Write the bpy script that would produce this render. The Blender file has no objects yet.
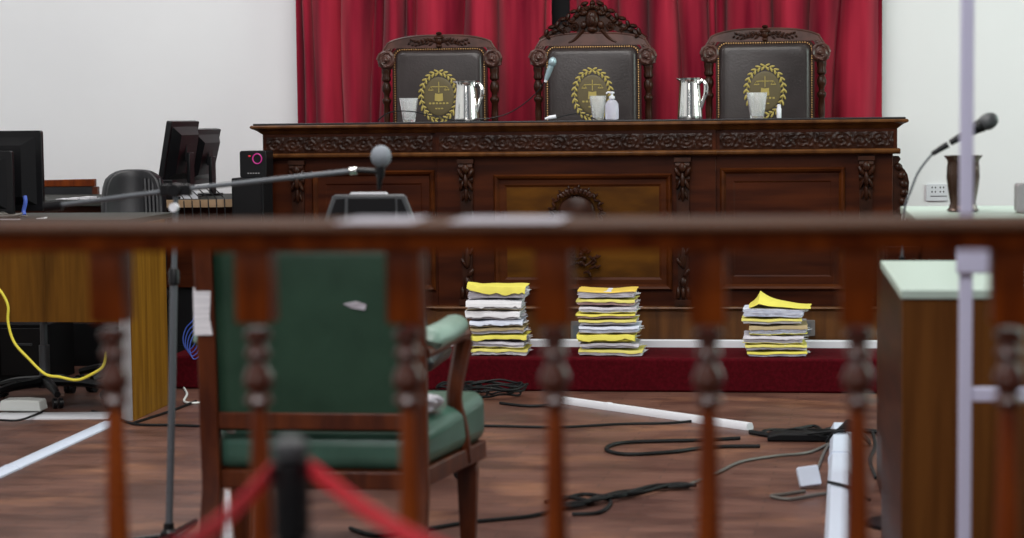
import bpy, math, random
from mathutils import Vector, Matrix, Euler, noise
R = math.radians
PI = math.pi
sc = bpy.context.scene
col = sc.collection
random.seed(7)

# ------------------------------------------------------------------ camera
CAM_H = 1.37
FPX = 2000.0
cam_d = bpy.data.cameras.new('camera')
cam = bpy.data.objects.new('camera', cam_d)
col.objects.link(cam)
cam_d.sensor_width = 36.0
cam_d.lens = FPX / 1024 * 36
cam_d.clip_end = 100
cam_rot = (Matrix.Rotation(R(7.6), 3, 'Z') @ Matrix.Rotation(R(90 - 4.3), 3, 'X') @ Matrix.Rotation(R(-0.62), 3, 'Z'))
cam.matrix_world = Matrix.Translation((0, 0, CAM_H)) @ cam_rot.to_4x4()
cam_d.dof.use_dof = True
cam_d.dof.focus_distance = 10.6
cam_d.dof.aperture_fstop = 2.8
sc.camera = cam

# ------------------------------------------------------------------ view, world, lights
sc.view_settings.view_transform = 'Standard'
sc.view_settings.look = 'None'
sc.view_settings.gamma = 1.0
sc.view_settings.use_curve_mapping = False
sc.view_settings.exposure = -0.1
try:
    sc.cycles.use_denoising = True
    sc.cycles.max_bounces = 8
except Exception:
    pass
w = bpy.data.worlds.new('room_ambient')
sc.world = w
w.use_nodes = True
bgn = w.node_tree.nodes['Background']
bgn.inputs[0].default_value = (0.80, 0.88, 1.0, 1)
bgn.inputs[1].default_value = 0.13


def area(name, loc, rot, sx, sy, power, color=(1, 1, 1)):
    l = bpy.data.lights.new(name, 'AREA')
    l.shape = 'RECTANGLE'
    l.size = sx
    l.size_y = sy
    l.energy = power
    l.color = color
    o = bpy.data.objects.new(name, l)
    col.objects.link(o)
    o.location = loc
    o.rotation_euler = rot
    return o


area('overhead_light', (-1.2, 8.6, 4.3), (R(8), 0, 0), 3.2, 0.8, 120, (1.0, 0.98, 0.95))
area('overhead_light', (-1.2, 5.2, 4.3), (R(25), 0, 0), 3.6, 1.0, 150, (1.0, 0.97, 0.94))
area('overhead_light', (-1.0, 1.2, 4.3), (R(48), 0, 0), 3.6, 1.2, 150, (0.97, 0.98, 1.0))  # added front fill at ceiling height, brightens papers and bench fronts
area('added_fill_light', (-1.6, -0.9, 2.1), (R(88), 0, R(-4)), 2.4, 1.6, 42, (1.0, 0.97, 0.92))  # added fill low behind the camera, lifts balusters and papers
area('overhead_light', (-3.6, 10.3, 4.3), (R(10), 0, 0), 1.5, 0.8, 27, (1.0, 0.97, 1.0))
area('added_fill_light', (4.2, 9.0, 2.6), (0, R(80), 0), 2.2, 3.0, 150, (0.80, 1.0, 0.90))  # unseen light from the right, tinted green to colour the right wall


def at(u, v, Y=None, Z=None):
    d = cam_rot @ Vector(((u - 512) / FPX, -(v - 269) / FPX, -1.0))
    t = Y / d.y if Y is not None else (Z - CAM_H) / d.z
    return Vector((d.x * t, d.y * t, CAM_H + d.z * t))


# ------------------------------------------------------------------ materials
def mat(name, base, rough=0.5, metal=0.0, coat=0.0, spec=0.5, trans=0.0, sheen=0.0, ior=1.45):
    m = bpy.data.materials.new(name)
    m.use_nodes = True
    b = m.node_tree.nodes['Principled BSDF']
    b.inputs['Base Color'].default_value = (*base, 1)
    b.inputs['Roughness'].default_value = rough
    b.inputs['Metallic'].default_value = metal
    b.inputs['Coat Weight'].default_value = coat
    b.inputs['Specular IOR Level'].default_value = spec
    b.inputs['Transmission Weight'].default_value = trans
    b.inputs['Sheen Weight'].default_value = sheen
    b.inputs['IOR'].default_value = ior
    return m


def noisy(m, c1, c2, scale=(1, 1, 1), nscale=8.0, detail=4.0, p1=0.35, p2=0.65, bump=0.0, bscale=None, rough=None):
    nt = m.node_tree
    b = nt.nodes['Principled BSDF']
    tc = nt.nodes.new('ShaderNodeTexCoord')
    mp = nt.nodes.new('ShaderNodeMapping')
    mp.inputs['Scale'].default_value = scale
    nt.links.new(tc.outputs['Object'], mp.inputs[0])
    n = nt.nodes.new('ShaderNodeTexNoise')
    n.inputs['Scale'].default_value = nscale
    n.inputs['Detail'].default_value = detail
    nt.links.new(mp.outputs[0], n.inputs['Vector'])
    cr = nt.nodes.new('ShaderNodeValToRGB')
    cr.color_ramp.elements[0].position = p1
    cr.color_ramp.elements[1].position = p2
    cr.color_ramp.elements[0].color = (*c1, 1)
    cr.color_ramp.elements[1].color = (*c2, 1)
    nt.links.new(n.outputs['Fac'], cr.inputs[0])
    nt.links.new(cr.outputs[0], b.inputs['Base Color'])
    if bump:
        n2 = nt.nodes.new('ShaderNodeTexNoise')
        n2.inputs['Scale'].default_value = bscale or nscale
        nt.links.new(tc.outputs['Object'], n2.inputs['Vector'])
        bp = nt.nodes.new('ShaderNodeBump')
        bp.inputs['Strength'].default_value = bump
        bp.inputs['Distance'].default_value = 0.01
        nt.links.new(n2.outputs['Fac'], bp.inputs['Height'])
        nt.links.new(bp.outputs[0], b.inputs['Normal'])
    if rough:
        mr = nt.nodes.new('ShaderNodeMapRange')
        mr.inputs['To Min'].default_value = rough[0]
        mr.inputs['To Max'].default_value = rough[1]
        nt.links.new(n.outputs['Fac'], mr.inputs[0])
        nt.links.new(mr.outputs[0], b.inputs['Roughness'])
    return m


M = {}
M['walnut'] = noisy(mat('dark_walnut', (0, 0, 0), 0.42, spec=0.12), (0.022, 0.0040, 0.0012), (0.050, 0.0105, 0.0024), (1, 1, 9), 2.2, 5)
M['walnut_h'] = noisy(mat('lit_walnut_moulding', (0, 0, 0), 0.34, spec=0.35), (0.058, 0.0200, 0.0055), (0.115, 0.044, 0.012), (9, 1, 1), 2.0, 5)  # walnut brightened, golden lit edges of the mouldings put into the colour
M['carved'] = noisy(mat('carved_walnut', (0, 0, 0), 0.30, spec=0.2), (0.016, 0.0052, 0.0028), (0.034, 0.0110, 0.0055), (1, 1, 1), 12, 4)
M['crestwood'] = noisy(mat('reddish_carved_wood', (0, 0, 0), 0.32, spec=0.5), (0.040, 0.016, 0.012), (0.082, 0.032, 0.024), (1, 1, 1), 12, 4)
M['amber'] = noisy(mat('amber_walnut_panel', (0, 0, 0), 0.45, spec=0.12), (0.046, 0.0150, 0.0010), (0.098, 0.0360, 0.0020), (2.0, 1, 7), 1.7, 5)
M['redpanel'] = noisy(mat('reddish_walnut_panel', (0, 0, 0), 0.45, spec=0.12), (0.030, 0.0060, 0.0012), (0.066, 0.0160, 0.0024), (1, 1, 5), 2.4, 5)
M['mahog'] = noisy(mat('mahogany', (0, 0, 0), 0.40, spec=0.18), (0.095, 0.0150, 0.0016), (0.205, 0.0400, 0.0036), (1, 1, 0.15), 30, 4)
M['railwood'] = noisy(mat('varnished_rail', (0, 0, 0), 0.62, spec=0.12), (0.040, 0.0135, 0.0050), (0.070, 0.024, 0.0085), (0.15, 1, 1), 30, 4)
M['chairwood'] = noisy(mat('chair_mahogany', (0, 0, 0), 0.38, spec=0.35), (0.050, 0.0095, 0.003), (0.110, 0.024, 0.005), (1, 1, 0.2), 22, 4)
M['oak'] = noisy(mat('honey_oak', (0, 0, 0), 0.5, spec=0.15), (0.110, 0.046, 0.004), (0.235, 0.110, 0.011), (7, 7, 0.35), 5.0, 6, 0.3, 0.7)
M['oakdark'] = noisy(mat('brown_oak', (0, 0, 0), 0.5, spec=0.12), (0.070, 0.027, 0.003), (0.155, 0.065, 0.007), (5, 5, 0.35), 5.0, 6, 0.3, 0.7)
M['deskbrown'] = noisy(mat('brown_laminate', (0, 0, 0), 0.5, spec=0.1), (0.085, 0.029, 0.006), (0.130, 0.048, 0.010), (8, 8, 0.5), 4, 5)
M['greenleather'] = noisy(mat('green_leather', (0, 0, 0), 0.45, spec=0.3), (0.018, 0.048, 0.030), (0.028, 0.068, 0.043), (1, 1, 1), 5, 3, bump=0.05, bscale=120)
M['leather'] = noisy(mat('dark_brown_leather', (0, 0, 0), 0.28, spec=0.4), (0.026, 0.020, 0.020), (0.040, 0.031, 0.031), (1, 1, 1), 4, 3, bump=0.08, bscale=90)
M['blackleather'] = noisy(mat('black_leather', (0, 0, 0), 0.38), (0.008, 0.008, 0.010), (0.014, 0.014, 0.017), (1, 1, 1), 6, 3, bump=0.05, bscale=80)
M['gold'] = mat('gold_leaf', (0.36, 0.28, 0.075), 0.5, 0.2)
M['gold_dark'] = mat('gold_leaf_ground', (0.095, 0.072, 0.030), 0.5, 0.1)
M['brass'] = mat('brass_nails', (0.45, 0.27, 0.11), 0.3, 0.9)
M['velvet'] = noisy(mat('red_velvet', (0, 0, 0), 0.8, sheen=0.12, spec=0.08), (0.150, 0.0035, 0.016), (0.370, 0.020, 0.043), (5, 3, 0.4), 1.6, 3)  # wide tone range puts fold highlights and darks into the colour
M['carpet'] = noisy(mat('red_carpet', (0, 0, 0), 0.95, spec=0.1), (0.046, 0.0010, 0.0030), (0.072, 0.0018, 0.0055), (1, 1, 1), 60, 2, bump=0.3, bscale=300)
M['white'] = mat('white_plastic', (0.66, 0.67, 0.72), 0.4)
M['lilac'] = mat('lilac_white_paint', (0.56, 0.55, 0.72), 0.4)
M['ceramic'] = mat('cream_plastic', (0.60, 0.62, 0.60), 0.4)
M['paper'] = noisy(mat('paper', (0, 0, 0), 0.85, spec=0.15), (0.62, 0.62, 0.66), (0.82, 0.81, 0.85), (1, 1, 25), 6, 3)
M['bluepaper'] = noisy(mat('bluish_paper', (0, 0, 0), 0.85, spec=0.15), (0.55, 0.59, 0.73), (0.74, 0.77, 0.88), (1, 1, 25), 6, 3)
M['greypaper'] = noisy(mat('greyish_paper', (0, 0, 0), 0.85, spec=0.15), (0.44, 0.42, 0.48), (0.68, 0.66, 0.72), (1, 1, 30), 6, 3)
M['pinkpaper'] = noisy(mat('pinkish_paper', (0, 0, 0), 0.85, spec=0.15), (0.42, 0.27, 0.28), (0.62, 0.45, 0.44), (1, 1, 20), 6, 3)
M['yellow'] = mat('yellow_card', (0.74, 0.66, 0.12), 0.7, spec=0.2)
M['paleyellow'] = mat('pale_yellow_card', (0.68, 0.61, 0.17), 0.75, spec=0.2)
M['railpaper'] = mat('matt_grey_sheet', (0.42, 0.40, 0.44), 0.9, spec=0.1)
M['plategrey'] = mat('grey_plate', (0.13, 0.12, 0.12), 0.4)
M['neckwood'] = mat('dark_glossy_turning', (0.060, 0.016, 0.009), 0.22, spec=0.6)
M['tan'] = mat('tan_card', (0.42, 0.33, 0.19), 0.8, spec=0.2)
M['orange'] = mat('orange_card', (0.68, 0.48, 0.09), 0.7, spec=0.2)
M['desktop'] = mat('dark_desk_surface', (0.035, 0.037, 0.033), 0.6, spec=0.2)
M['black'] = mat('black_plastic', (0.005, 0.005, 0.006), 0.35, spec=0.3)
M['blackmatt'] = mat('matt_black', (0.004, 0.004, 0.005), 0.6, spec=0.2)
M['greyplastic'] = mat('grey_plastic', (0.05, 0.053, 0.058), 0.4)
M['metalgrey'] = mat('painted_grey_metal', (0.11, 0.12, 0.135), 0.4, 0.3)
M['chrome'] = mat('polished_steel', (0.82, 0.82, 0.80), 0.12, 1.0)
M['bronze'] = mat('dark_bronze', (0.055, 0.030, 0.020), 0.22, 0.6)
M['steelmesh'] = mat('mic_grille', (0.24, 0.27, 0.30), 0.5, 0.4)
M['bluemic'] = mat('bluish_grille', (0.28, 0.38, 0.42), 0.4, 0.5)
M['foam'] = mat('grey_foam', (0.19, 0.21, 0.24), 0.9)
M['glass'] = mat('clear_glass', (0.97, 0.98, 0.98), 0.03, trans=1.0, ior=1.45)
M['thin'] = mat('faceted_glass', (0.95, 0.96, 0.97), 0.10, trans=0.80, ior=1.3)
M['gel'] = mat('clear_sanitizer', (0.80, 0.80, 0.92), 0.15, trans=0.6, ior=1.3)
M['red'] = mat('red_strap', (0.62, 0.026, 0.042), 0.6)
M['cable'] = mat('black_cable', (0.007, 0.008, 0.009), 0.5, spec=0.2)
M['cablegrey'] = mat('grey_cable', (0.11, 0.10, 0.09), 0.5)
M['cableyellow'] = mat('yellow_cable', (0.70, 0.60, 0.05), 0.5)
M['cableblue'] = mat('blue_cable', (0.05, 0.10, 0.42), 0.5)
M['magenta'] = mat('magenta_ring', (0.45, 0.02, 0.22), 0.4)
M['mint'] = mat('mint_laminate', (0.42, 0.52, 0.46), 0.35)
M['frosted'] = mat('pale_edge', (0.26, 0.25, 0.26), 0.5)
M['mintleather'] = noisy(mat('lit_green_leather', (0, 0, 0), 0.30), (0.038, 0.095, 0.070), (0.060, 0.140, 0.105), (1, 1, 1), 6, 3)  # lighter copy of the green leather, light on the seat in its colour
M['palemint'] = noisy(mat('pale_green_leather', (0, 0, 0), 0.35), (0.13, 0.22, 0.18), (0.22, 0.33, 0.28), (1, 1, 1), 6, 3)  # palest copy of the green leather, for the arm pads

# ground, walls
fl = mat('parquet', (0, 0, 0), 0.35, spec=0.45)
nt = fl.node_tree
b = nt.nodes['Principled BSDF']
tc = nt.nodes.new('ShaderNodeTexCoord')
mp = nt.nodes.new('ShaderNodeMapping')
mp.inputs['Rotation'].default_value = (0, 0, R(3))
nt.links.new(tc.outputs['Object'], mp.inputs[0])
bk = nt.nodes.new('ShaderNodeTexBrick')
bk.inputs['Scale'].default_value = 1.0
bk.inputs['Brick Width'].default_value = 0.42
bk.inputs['Row Height'].default_value = 0.07
bk.inputs['Mortar Size'].default_value = 0.002
bk.inputs['Color1'].default_value = (0.115, 0.050, 0.035, 1)
bk.inputs['Color2'].default_value = (0.138, 0.062, 0.044, 1)
bk.inputs['Mortar'].default_value = (0.045, 0.02, 0.014, 1)
nt.links.new(mp.outputs[0], bk.inputs['Vector'])
n1 = nt.nodes.new('ShaderNodeTexNoise')
n1.inputs['Scale'].default_value = 1.6
n1.inputs['Detail'].default_value = 7
n1.inputs['Roughness'].default_value = 0.65
mp2 = nt.nodes.new('ShaderNodeMapping')
mp2.inputs['Scale'].default_value = (0.9, 1.6, 1)
nt.links.new(tc.outputs['Object'], mp2.inputs[0])
nt.links.new(mp2.outputs[0], n1.inputs['Vector'])
cr = nt.nodes.new('ShaderNodeValToRGB')
cr.color_ramp.elements[0].position = 0.52
cr.color_ramp.elements[1].position = 0.72
nt.links.new(n1.outputs['Fac'], cr.inputs[0])
mx = nt.nodes.new('ShaderNodeMixRGB')
mx.inputs[2].default_value = (0.25, 0.112, 0.060, 1)
nt.links.new(cr.outputs[0], mx.inputs[0])
nt.links.new(bk.outputs['Color'], mx.inputs[1])
n3 = nt.nodes.new('ShaderNodeTexNoise')
n3.inputs['Scale'].default_value = 3.1
n3.inputs['Detail'].default_value = 6
nt.links.new(mp2.outputs[0], n3.inputs['Vector'])
cr3 = nt.nodes.new('ShaderNodeValToRGB')
cr3.color_ramp.elements[0].position = 0.38
cr3.color_ramp.elements[0].color = (0.55, 0.52, 0.55, 1)
cr3.color_ramp.elements[1].position = 0.6
cr3.color_ramp.elements[1].color = (1, 1, 1, 1)
nt.links.new(n3.outputs['Fac'], cr3.inputs[0])
mu = nt.nodes.new('ShaderNodeMixRGB')
mu.blend_type = 'MULTIPLY'
mu.inputs[0].default_value = 1
nt.links.new(mx.outputs[0], mu.inputs[1])
nt.links.new(cr3.outputs[0], mu.inputs[2])
nt.links.new(mu.outputs[0], b.inputs['Base Color'])
mr = nt.nodes.new('ShaderNodeMapRange')
mr.inputs['To Min'].default_value = 0.28
mr.inputs['To Max'].default_value = 0.6
nt.links.new(n3.outputs['Fac'], mr.inputs[0])
nt.links.new(mr.outputs[0], b.inputs['Roughness'])
M['floor'] = fl
M['wall'] = noisy(mat('painted_wall', (0, 0, 0), 0.85, spec=0.2), (0.775, 0.775, 0.795), (0.815, 0.815, 0.83), (1, 1, 1), 0.7, 4)
M['ceiling'] = mat('ceiling_paint', (0.75, 0.75, 0.73), 0.9)
M['skirt'] = mat('dark_skirting', (0.03, 0.016, 0.010), 0.5)


# ------------------------------------------------------------------ mesh builder
class MB:
    def __init__(s):
        s.v = []
        s.f = []

    def add(s, vs, fs, mtx=None):
        o = len(s.v)
        for p in vs:
            p = Vector(p)
            s.v.append(mtx @ p if mtx is not None else p)
        s.f += [tuple(i + o for i in f) for f in fs]
        return s

    def box(s, x0, x1, y0, y1, z0, z1, mtx=None):
        vs = [(x0, y0, z0), (x1, y0, z0), (x1, y1, z0), (x0, y1, z0), (x0, y0, z1), (x1, y0, z1), (x1, y1, z1), (x0, y1, z1)]
        return s.add(vs, [(0, 3, 2, 1), (4, 5, 6, 7), (0, 1, 5, 4), (1, 2, 6, 5), (2, 3, 7, 6), (3, 0, 4, 7)], mtx)

    def prism(s, poly, y0, y1, mtx=None):
        """poly: (x, z) outline counter-clockwise seen from -Y, extruded in y"""
        n = len(poly)
        vs = [(x, y0, z) for x, z in poly] + [(x, y1, z) for x, z in poly]
        fs = [tuple(range(n)), tuple(range(2 * n - 1, n - 1, -1))]
        for i in range(n):
            j = (i + 1) % n
            fs.append((i, i + n, j + n, j))
        return s.add(vs, fs, mtx)

    def profx(s, prof, x0, x1):
        """prof: (y, z) outline extruded along x"""
        n = len(prof)
        vs = [(x0, y, z) for y, z in prof] + [(x1, y, z) for y, z in prof]
        fs = [tuple(range(n)), tuple(range(2 * n - 1, n - 1, -1))]
        for i in range(n):
            j = (i + 1) % n
            fs.append((i, i + n, j + n, j))
        return s.add(vs, fs)

    def lathe(s, prof, c=(0, 0, 0), seg=20, mtx=None, cap=True, sx=1.0, sy=1.0):
        n = len(prof)
        vs = []
        for r, z in prof:
            for k in range(seg):
                a = 2 * PI * k / seg
                vs.append((c[0] + r * math.cos(a) * sx, c[1] + r * math.sin(a) * sy, c[2] + z))
        fs = []
        for i in range(n - 1):
            for k in range(seg):
                k2 = (k + 1) % seg
                fs.append((i * seg + k, i * seg + k2, (i + 1) * seg + k2, (i + 1) * seg + k))
        if cap:
            fs.append(tuple(range(seg - 1, -1, -1)))
            fs.append(tuple((n - 1) * seg + k for k in range(seg)))
        return s.add(vs, fs, mtx)

    def sqlathe(s, prof, c=(0, 0, 0), mtx=None):
        """square section column: prof (half width, z)"""
        vs = []
        for r, z in prof:
            vs += [(c[0] - r, c[1] - r, c[2] + z), (c[0] + r, c[1] - r, c[2] + z), (c[0] + r, c[1] + r, c[2] + z), (c[0] - r, c[1] + r, c[2] + z)]
        n = len(prof)
        fs = [(3, 2, 1, 0), tuple(4 * (n - 1) + k for k in range(4))]
        for i in range(n - 1):
            for k in range(4):
                k2 = (k + 1) % 4
                fs.append((4 * i + k, 4 * i + k2, 4 * i + 4 + k2, 4 * i + 4 + k))
        return s.add(vs, fs, mtx)

    def ell(s, c, r, mtx=None, seg=10, rings=6):
        prof = []
        vs = [(0, 0, -1)]
        for i in range(1, rings):
            a = -PI / 2 + PI * i / rings
            for k in range(seg):
                t = 2 * PI * k / seg
                vs.append((math.cos(a) * math.cos(t), math.cos(a) * math.sin(t), math.sin(a)))
        vs.append((0, 0, 1))
        fs = [(0, 1 + (k + 1) % seg, 1 + k) for k in range(seg)]
        for i in range(rings - 2):
            for k in range(seg):
                k2 = (k + 1) % seg
                a = 1 + i * seg
                fs.append((a + k, a + k2, a + seg + k2, a + seg + k))
        top = len(vs) - 1
        a = 1 + (rings - 2) * seg
        fs += [(a + k, a + (k + 1) % seg, top) for k in range(seg)]
        m = Matrix.Translation(c) @ (mtx if mtx is not None else Matrix.Identity(4)) @ Matrix.Diagonal((*r, 1))
        return s.add(vs, fs, m)

    def tube(s, pts, r, seg=8, smooth=0, mtx=None, flat=1.0):
        pts = [Vector(p) for p in pts]
        if smooth:
            pts = spline(pts, smooth)
        n = len(pts)
        vs = []
        up = Vector((0, 0, 1))
        side_prev = None
        for i, p in enumerate(pts):
            t = (pts[min(i + 1, n - 1)] - pts[max(i - 1, 0)])
            if t.length < 1e-9:
                t = Vector((0, 0, 1))
            t.normalize()
            if side_prev is None:
                sd = t.cross(up)
                if sd.length < 0.05:
                    sd = t.cross(Vector((0, 1, 0)))
            else:
                sd = side_prev - t * side_prev.dot(t)
            sd.normalize()
            side_prev = sd
            u2 = sd.cross(t)
            rr = r[min(int(i * len(r) / n), len(r) - 1)] if isinstance(r, (list, tuple)) and not smooth else (interp(r, i / (n - 1)) if isinstance(r, (list, tuple)) else r)
            for k in range(seg):
                a = 2 * PI * k / seg
                vs.append(p + sd * (rr * math.cos(a)) + u2 * (rr * flat * math.sin(a)))
        fs = []
        for i in range(n - 1):
            for k in range(seg):
                k2 = (k + 1) % seg
                fs.append((i * seg + k, i * seg + k2, (i + 1) * seg + k2, (i + 1) * seg + k))
        fs.append(tuple(range(seg - 1, -1, -1)))
        fs.append(tuple((n - 1) * seg + k for k in range(seg)))
        return s.add(vs, fs, mtx)

    def build(s, name, m, parent=None, smooth=True, bevel=0.0, ang=38, sub=0):
        me = bpy.data.meshes.new(name)
        me.from_pydata([tuple(p) for p in s.v], [], s.f)
        me.update()
        me.materials.append(M[m] if isinstance(m, str) else m)
        if smooth:
            me.polygons.foreach_set('use_smooth', [True] * len(me.polygons))
            me.set_sharp_from_angle(angle=R(ang))
        o = bpy.data.objects.new(name, me)
        col.objects.link(o)
        if parent is not None:
            o.parent = parent
        if bevel:
            bv = o.modifiers.new('bevel', 'BEVEL')
            bv.width = bevel
            bv.segments = 2
            bv.limit_method = 'ANGLE'
            bv.angle_limit = R(40)
        if sub:
            sb = o.modifiers.new('sub', 'SUBSURF')
            sb.levels = sub
            sb.render_levels = sub
        return o


def interp(a, t):
    x = t * (len(a) - 1)
    i = min(int(x), len(a) - 2)
    return a[i] + (a[i + 1] - a[i]) * (x - i)


def spline(pts, k):
    out = []
    n = len(pts)
    for i in range(n - 1):
        p0, p1, p2, p3 = pts[max(i - 1, 0)], pts[i], pts[i + 1], pts[min(i + 2, n - 1)]
        for j in range(k):
            t = j / k
            out.append(0.5 * ((2 * p1) + (p2 - p0) * t + (2 * p0 - 5 * p1 + 4 * p2 - p3) * t * t + (3 * p1 - p0 - 3 * p2 + p3) * t ** 3))
    out.append(pts[-1])
    return out


def tag(o, label=None, cat=None, group=None, kind=None):
    if label:
        o['label'] = label
    if cat:
        o['category'] = cat
    if group:
        o['group'] = group
    if kind:
        o['kind'] = kind
    return o


def thing(name, label, cat, loc=(0, 0, 0), rz=0.0, group=None):
    o = bpy.data.objects.new(name, None)
    o.empty_display_size = 0.1
    col.objects.link(o)
    o.location = loc
    o.rotation_euler = (0, 0, rz)
    return tag(o, label, cat, group)


def copy_tree(o, parent=None, loc=None, rz=None):
    c = o.copy()
    col.objects.link(c)
    c.parent = parent
    if loc is not None:
        c.location = loc
    if rz is not None:
        c.rotation_euler = (0, 0, rz)
    for ch in list(o.children):
        copy_tree(ch, c)
    return c


def rotm(ax, a):
    return Matrix.Rotation(a, 4, ax)


def arc(cx, cz, rx, rz_, a0, a1, n):
    return [(cx + rx * math.cos(R(a0 + (a1 - a0) * i / n)), cz + rz_ * math.sin(R(a0 + (a1 - a0) * i / n))) for i in range(n + 1)]


def rrect(x0, x1, z0, z1, r, n=5, rt=None):
    rt = r if rt is None else rt
    p = arc(x1 - r, z0 + r, r, r, -90, 0, n)
    p += arc(x1 - rt, z1 - rt, rt, rt, 0, 90, n)
    p += arc(x0 + rt, z1 - rt, rt, rt, 90, 180, n)
    p += arc(x0 + r, z0 + r, r, r, 180, 270, n)
    return p


# ------------------------------------------------------------------ the room
tag(MB().box(-5.2, 4.6, -1.0, 12.5, -0.1, 0.0).build('floor', 'floor'), kind='structure')
tag(MB().box(-5.2, 4.6, 12.4, 12.55, 0.0, 4.6).build('wall_back', 'wall'), kind='structure')
tag(MB().box(-5.3, -5.2, -1.0, 12.5, 0.0, 4.6).build('wall_left', 'wall'), kind='structure')
tag(MB().box(4.6, 4.7, -1.0, 12.5, 0.0, 4.6).build('wall_right', 'wall'), kind='structure')
tag(MB().box(-5.2, 4.6, -1.0, 12.5, 4.6, 4.7).build('ceiling', 'ceiling'), kind='structure')
tag(MB().box(-5.2, 4.6, 12.37, 12.4, 0.0, 0.10).build('baseboard_back', 'skirt'), kind='structure')

# stage for the bench: red carpeted step
d = MB()
d.box(-3.12, 3.4, 9.92, 12.36, 0.0, 0.17)
tag(d.build('carpeted_step', 'carpet', bevel=0.012), kind='structure')
d = MB()
d.box(-2.9, 0.7, 11.22, 12.3, 0.172, 0.50)
tag(d.build('bench_platform', 'walnut', bevel=0.01), kind='structure')

# ------------------------------------------------------------------ judges' bench
YB = 10.5


def bx(u):
    return at(u, 200, Y=YB).x


def bz(v, u=582):
    return at(u, v, Y=YB).z


XL, XR = bx(264), bx(897)          # body ends
X1, X2 = bx(437), bx(716)          # centre bay
bench = thing('judges_bench', 'long dark carved wooden judges bench on red carpeted step', 'bench', (0, 0, 0.17))
bench.location = ((XL + XR) / 2, YB + 0.35, 0.171)
bo = -Vector(bench.location)


def BB():
    return MB()


def bbuild(mb, name, m, parent=bench, **k):
    mb.v = [p + bo for p in mb.v]
    return mb.build(name, m, parent, **k)


ZT = 1.357
body = BB()
body.box(XL + 0.02, XR - 0.02, YB + 0.02, YB + 0.50, 0.20, 1.18)
body.box(X1, X2, YB + 0.004, YB + 0.05, 0.20, 1.18)
bbuild(body, 'body', 'walnut', bevel=0.004)
bs = BB()
bs.profx([(YB - 0.005, 0.171), (YB + 0.5, 0.171), (YB + 0.5, 0.375), (YB - 0.025, 0.375), (YB - 0.03, 0.367), (YB - 0.005, 0.352)], XL - 0.02, XR + 0.02)
bs.profx([(YB - 0.025, 0.171), (YB + 0.1, 0.171), (YB + 0.1, 0.377), (YB - 0.045, 0.377), (YB - 0.05, 0.367), (YB - 0.025, 0.350)], X1 - 0.01, X2 + 0.01)
bbuild(bs, 'plinth', 'walnut_h', bevel=0.002)
# lower moulding and frieze board
ld = BB()
for (a, b_, dy) in ((XL - 0.015, XR + 0.015, 0.0), (X1 - 0.006, X2 + 0.006, -0.02)):
    ld.profx([(YB - 0.02 + dy, 1.168), (YB + 0.5, 1.168), (YB + 0.5, 1.196), (YB - 0.03 + dy, 1.196), (YB - 0.040 + dy, 1.188), (YB - 0.036 + dy, 1.176)], a, b_)
bbuild(ld, 'lower_moulding', 'walnut_h', bevel=0.002)
fb = BB()
fb.box(XL, XR, YB + 0.0, YB + 0.5, 1.193, 1.309)
fb.box(X1, X2, YB - 0.02, YB + 0.1, 1.193, 1.309)
bbuild(fb, 'frieze_board', 'walnut')
# cornice
cn = BB()


def cornice(y, z0):
    return [(y + 0.0, z0), (y + 0.5, z0), (y + 0.5, z0 + 0.048), (y - 0.060, z0 + 0.048), (y - 0.066, z0 + 0.042), (y - 0.066, z0 + 0.034), (y - 0.058, z0 + 0.028),
            (y - 0.040, z0 + 0.024), (y - 0.022, z0 + 0.014), (y - 0.010, z0 + 0.004)]


lv = [(0.0, 0.0), (0.010, 0.005), (0.022, 0.014), (0.036, 0.022), (0.050, 0.027), (0.058, 0.030), (0.066, 0.034), (0.067, 0.042), (0.060, 0.048)]
rg = []
for o_, z_ in lv:
    rg += [(XL - o_ * 0.8, YB - o_, 1.299 + z_), (XR + o_ * 0.8, YB - o_, 1.299 + z_), (XR + o_ * 0.8, YB + 0.5 + o_, 1.299 + z_), (XL - o_ * 0.8, YB + 0.5 + o_, 1.299 + z_)]
fs = [(3, 2, 1, 0), tuple(4 * (len(lv) - 1) + k for k in range(4))]
for i in range(len(lv) - 1):
    for k in range(4):
        fs.append((4 * i + k, 4 * i + (k + 1) % 4, 4 * i + 4 + (k + 1) % 4, 4 * i + 4 + k))
cn.add(rg, fs)
cn.profx(cornice(YB - 0.015, 1.299), X1 - 0.03, X2 + 0.03)
bbuild(cn, 'cornice', 'walnut_h')
tp = BB()
tp.box(XL - 0.040, XR + 0.040, YB - 0.050, YB + 0.56, 1.347, ZT)
bbuild(tp, 'top', 'blackleather', bevel=0.003)


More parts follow.
